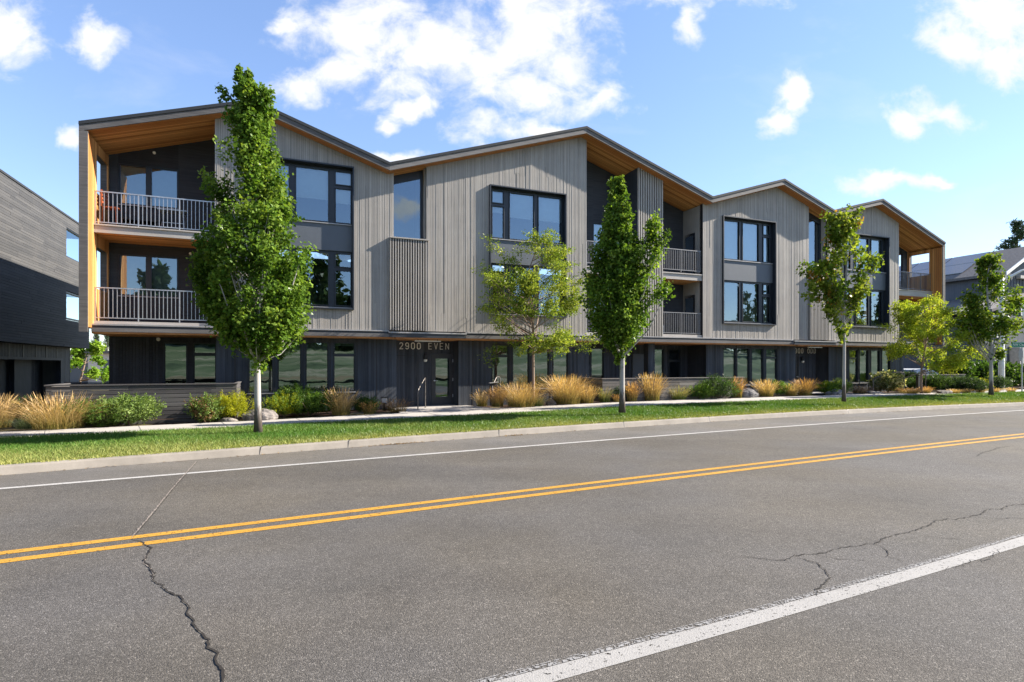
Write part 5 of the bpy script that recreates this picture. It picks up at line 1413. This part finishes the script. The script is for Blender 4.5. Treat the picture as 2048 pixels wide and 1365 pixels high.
# shingled house at the right
def house():
    root = empty('shingled_house', (*Wd(44.7, 6.56)[:2], .3), PHI, 'grey house with shingle gable roof and solar panels behind the right end', 'house')
    E_, R_ = 8.7, 11.35; wd, dp = 10.0, 34.0
    mb = MB()
    for a, b, za, zb in ((-.0, 5.0, E_, R_), (5.0, 10.0, R_, E_)):
        mb.hexa([(a, -.6, za), (b, -.6, zb), (b, dp, zb), (a, dp, za), (a, -.6, za + .22), (b, -.6, zb + .22), (b, dp, zb + .22), (a, dp, za + .22)])
    mb.build('roof', [M['shingle']], root)
    mb = MB()
    for a, b, za, zb in ((-.05, 5.0, E_ - .05, R_ - .0), (5.0, 10.05, R_, E_ - .05)):
        mb.hexa([(a, -.68, za), (b, -.68, zb), (b, -.605, zb), (a, -.605, za), (a, -.68, za + .27), (b, -.68, zb + .27), (b, -.605, zb + .27), (a, -.605, za + .27)])
    mb.build('rake_board', [M['white']], root)
    mb = MB(); mb.box(.6, 9.4, 0, dp - .5, 0, E_ + .02, 0, .5)
    mb.face([(.6, -.004, E_ - .3), (9.4, -.004, E_ - .3), (9.4, -.004, E_ + .1), (5, -.004, R_ - .02), (.6, -.004, E_ + .1)], 0, .6)
    for k in range(22): mb.box(.62 + k * .4, .66 + k * .4, -.03, -.006, 4, E_ + .1, 0, .3)
    mb.build('wall', [M['house_wall']], root)
    mb = MB(); mb.box(2.5, 7.5, -.35, -.05, E_ - .1, E_ + .15); mb.build('tie_beam', [M['stone']], root)
    for k in range(6):
        for r in range(2):
            x0 = .9 + r * 2.0; f = lambda x: E_ + .27 + (R_ - E_) * x / 5.0
            pb = MB(); y0 = 3.0 + k * 3.0; pb.hexa([(x0, y0, f(x0)), (x0 + 1.9, y0, f(x0 + 1.9)), (x0 + 1.9, y0 + 2.9, f(x0 + 1.9)), (x0, y0 + 2.9, f(x0)), (x0, y0, f(x0) + .05), (x0 + 1.9, y0, f(x0 + 1.9) + .05), (x0 + 1.9, y0 + 2.9, f(x0 + 1.9) + .05), (x0, y0 + 2.9, f(x0) + .05)])
            pb.build('solar_panel', [M['solar']], root)
    # porch wing on the street side
    mb = MB(); mb.hexa([(-5.5, -2.5, 5.4), (1.0, -2.5, 7.0), (1.0, 9, 7.0), (-5.5, 9, 5.4), (-5.5, -2.5, 5.6), (1.0, -2.5, 7.2), (1.0, 9, 7.2), (-5.5, 9, 5.6)]); mb.build('porch_roof', [M['shingle']], root)
    mb = MB(); mb.box(-4.6, .58, -1.6, 8.5, 0, 5.3, 0, .5); mb.build('porch_wall', [M['house_wall']], root)
    for x in (-4.4, -1.2, 2.2):
        pb = MB(); pb.box(x - .45, x + .45, -2.3, -1.62 if x < .5 else -.05, 0, 3.0); pb.build('pier', [M['stone']], root, bevel=.03)
    for x, z in ((-3.0, 1.0), (.9, 1.0), (4.0, 1.0), (4.0, 5.0), (-3.0, 3.7)):
        yw = -1.62 if x < .5 else -.03
        fb = MB(); ring(fb, x - .8, x + .8, z, z + 1.5, .09, yw - .06, yw); w = fb.build('window', [M['white']], root)
        gb = MB(); quad_s(gb, x - .8, x + .8, z, z + 1.5, yw - .03); gb.build('pane', [M['solar']], w)
    rb = MB(); rb.box(2.2, 9.2, -1.5, -1.45, 4.4, 4.45); rb.box(2.2, 9.2, -1.5, 0, 3.3, 3.45)
    for k in range(44): rb.box(2.2 + k * .16, 2.225 + k * .16, -1.49, -1.46, 3.45, 4.4)
    rb.build('railing', [M['black']], root)
house()

# parked car behind the right end
def car():
    root = empty('parked_car', (25.3, 35.0, .12), math.radians(20), 'pale parked car seen behind the short right fence', 'car')
    mb = MB(); prof = [(-2.1, .35), (-2.15, .75), (-1.95, .92), (-1.1, 1.0), (1.2, .98), (2.0, .82), (2.15, .6), (2.1, .32)]
    for a, b in zip(prof, prof[1:]): mb.face([(a[0], -.86, a[1]), (b[0], -.86, b[1]), (b[0], .86, b[1]), (a[0], .86, a[1])])
    for y in (-.86, .86): mb.face([(p[0], y, p[1]) for p in (prof if y < 0 else prof[::-1])])
    mb.face([(-2.1, -.86, .35), (-2.1, .86, .35), (2.1, .86, .32), (2.1, -.86, .32)])
    cab = [(-1.75, .97), (-1.15, 1.42), (-.3, 1.50), (.35, 1.45), (1.25, .985)]
    mb.face([(-1.15, -.62, 1.42), (-.3, -.62, 1.50), (-.3, .62, 1.50), (-1.15, .62, 1.42)]); mb.face([(-.3, -.62, 1.50), (.35, -.62, 1.45), (.35, .62, 1.45), (-.3, .62, 1.50)])
    mb.build('body', [M['car_paint']], root)
    gb = MB()
    gb.face([(.35, -.62, 1.45), (1.25, -.78, .985), (1.25, .78, .985), (.35, .62, 1.45)]); gb.face([(-1.75, -.78, .97), (-1.15, -.62, 1.42), (-1.15, .62, 1.42), (-1.75, .78, .97)])
    for y, y2 in ((-.80, -.62), (.80, .62)): gb.face([(-1.75, y, .99), (1.25, y, .99), (.35, y2, 1.45), (-.3, y2, 1.5), (-1.15, y2, 1.42)])
    gb.build('window', [M['solar']], root)
    for x in (-1.3, 1.35):
        for y in (-.8, .8):
            wb = MB(); wb.tube([(x, y - .1, .32), (x, y + .1, .32)], .32, 18); w = wb.build('wheel', [M['tyre']], root)
            rb = MB(); sg = -1 if y < 0 else 1; rb.tube([(x, y + sg * .101, .32), (x, y + sg * .115, .32)], .2, 14); rb.build('rim', [M['galv']], w)
car()
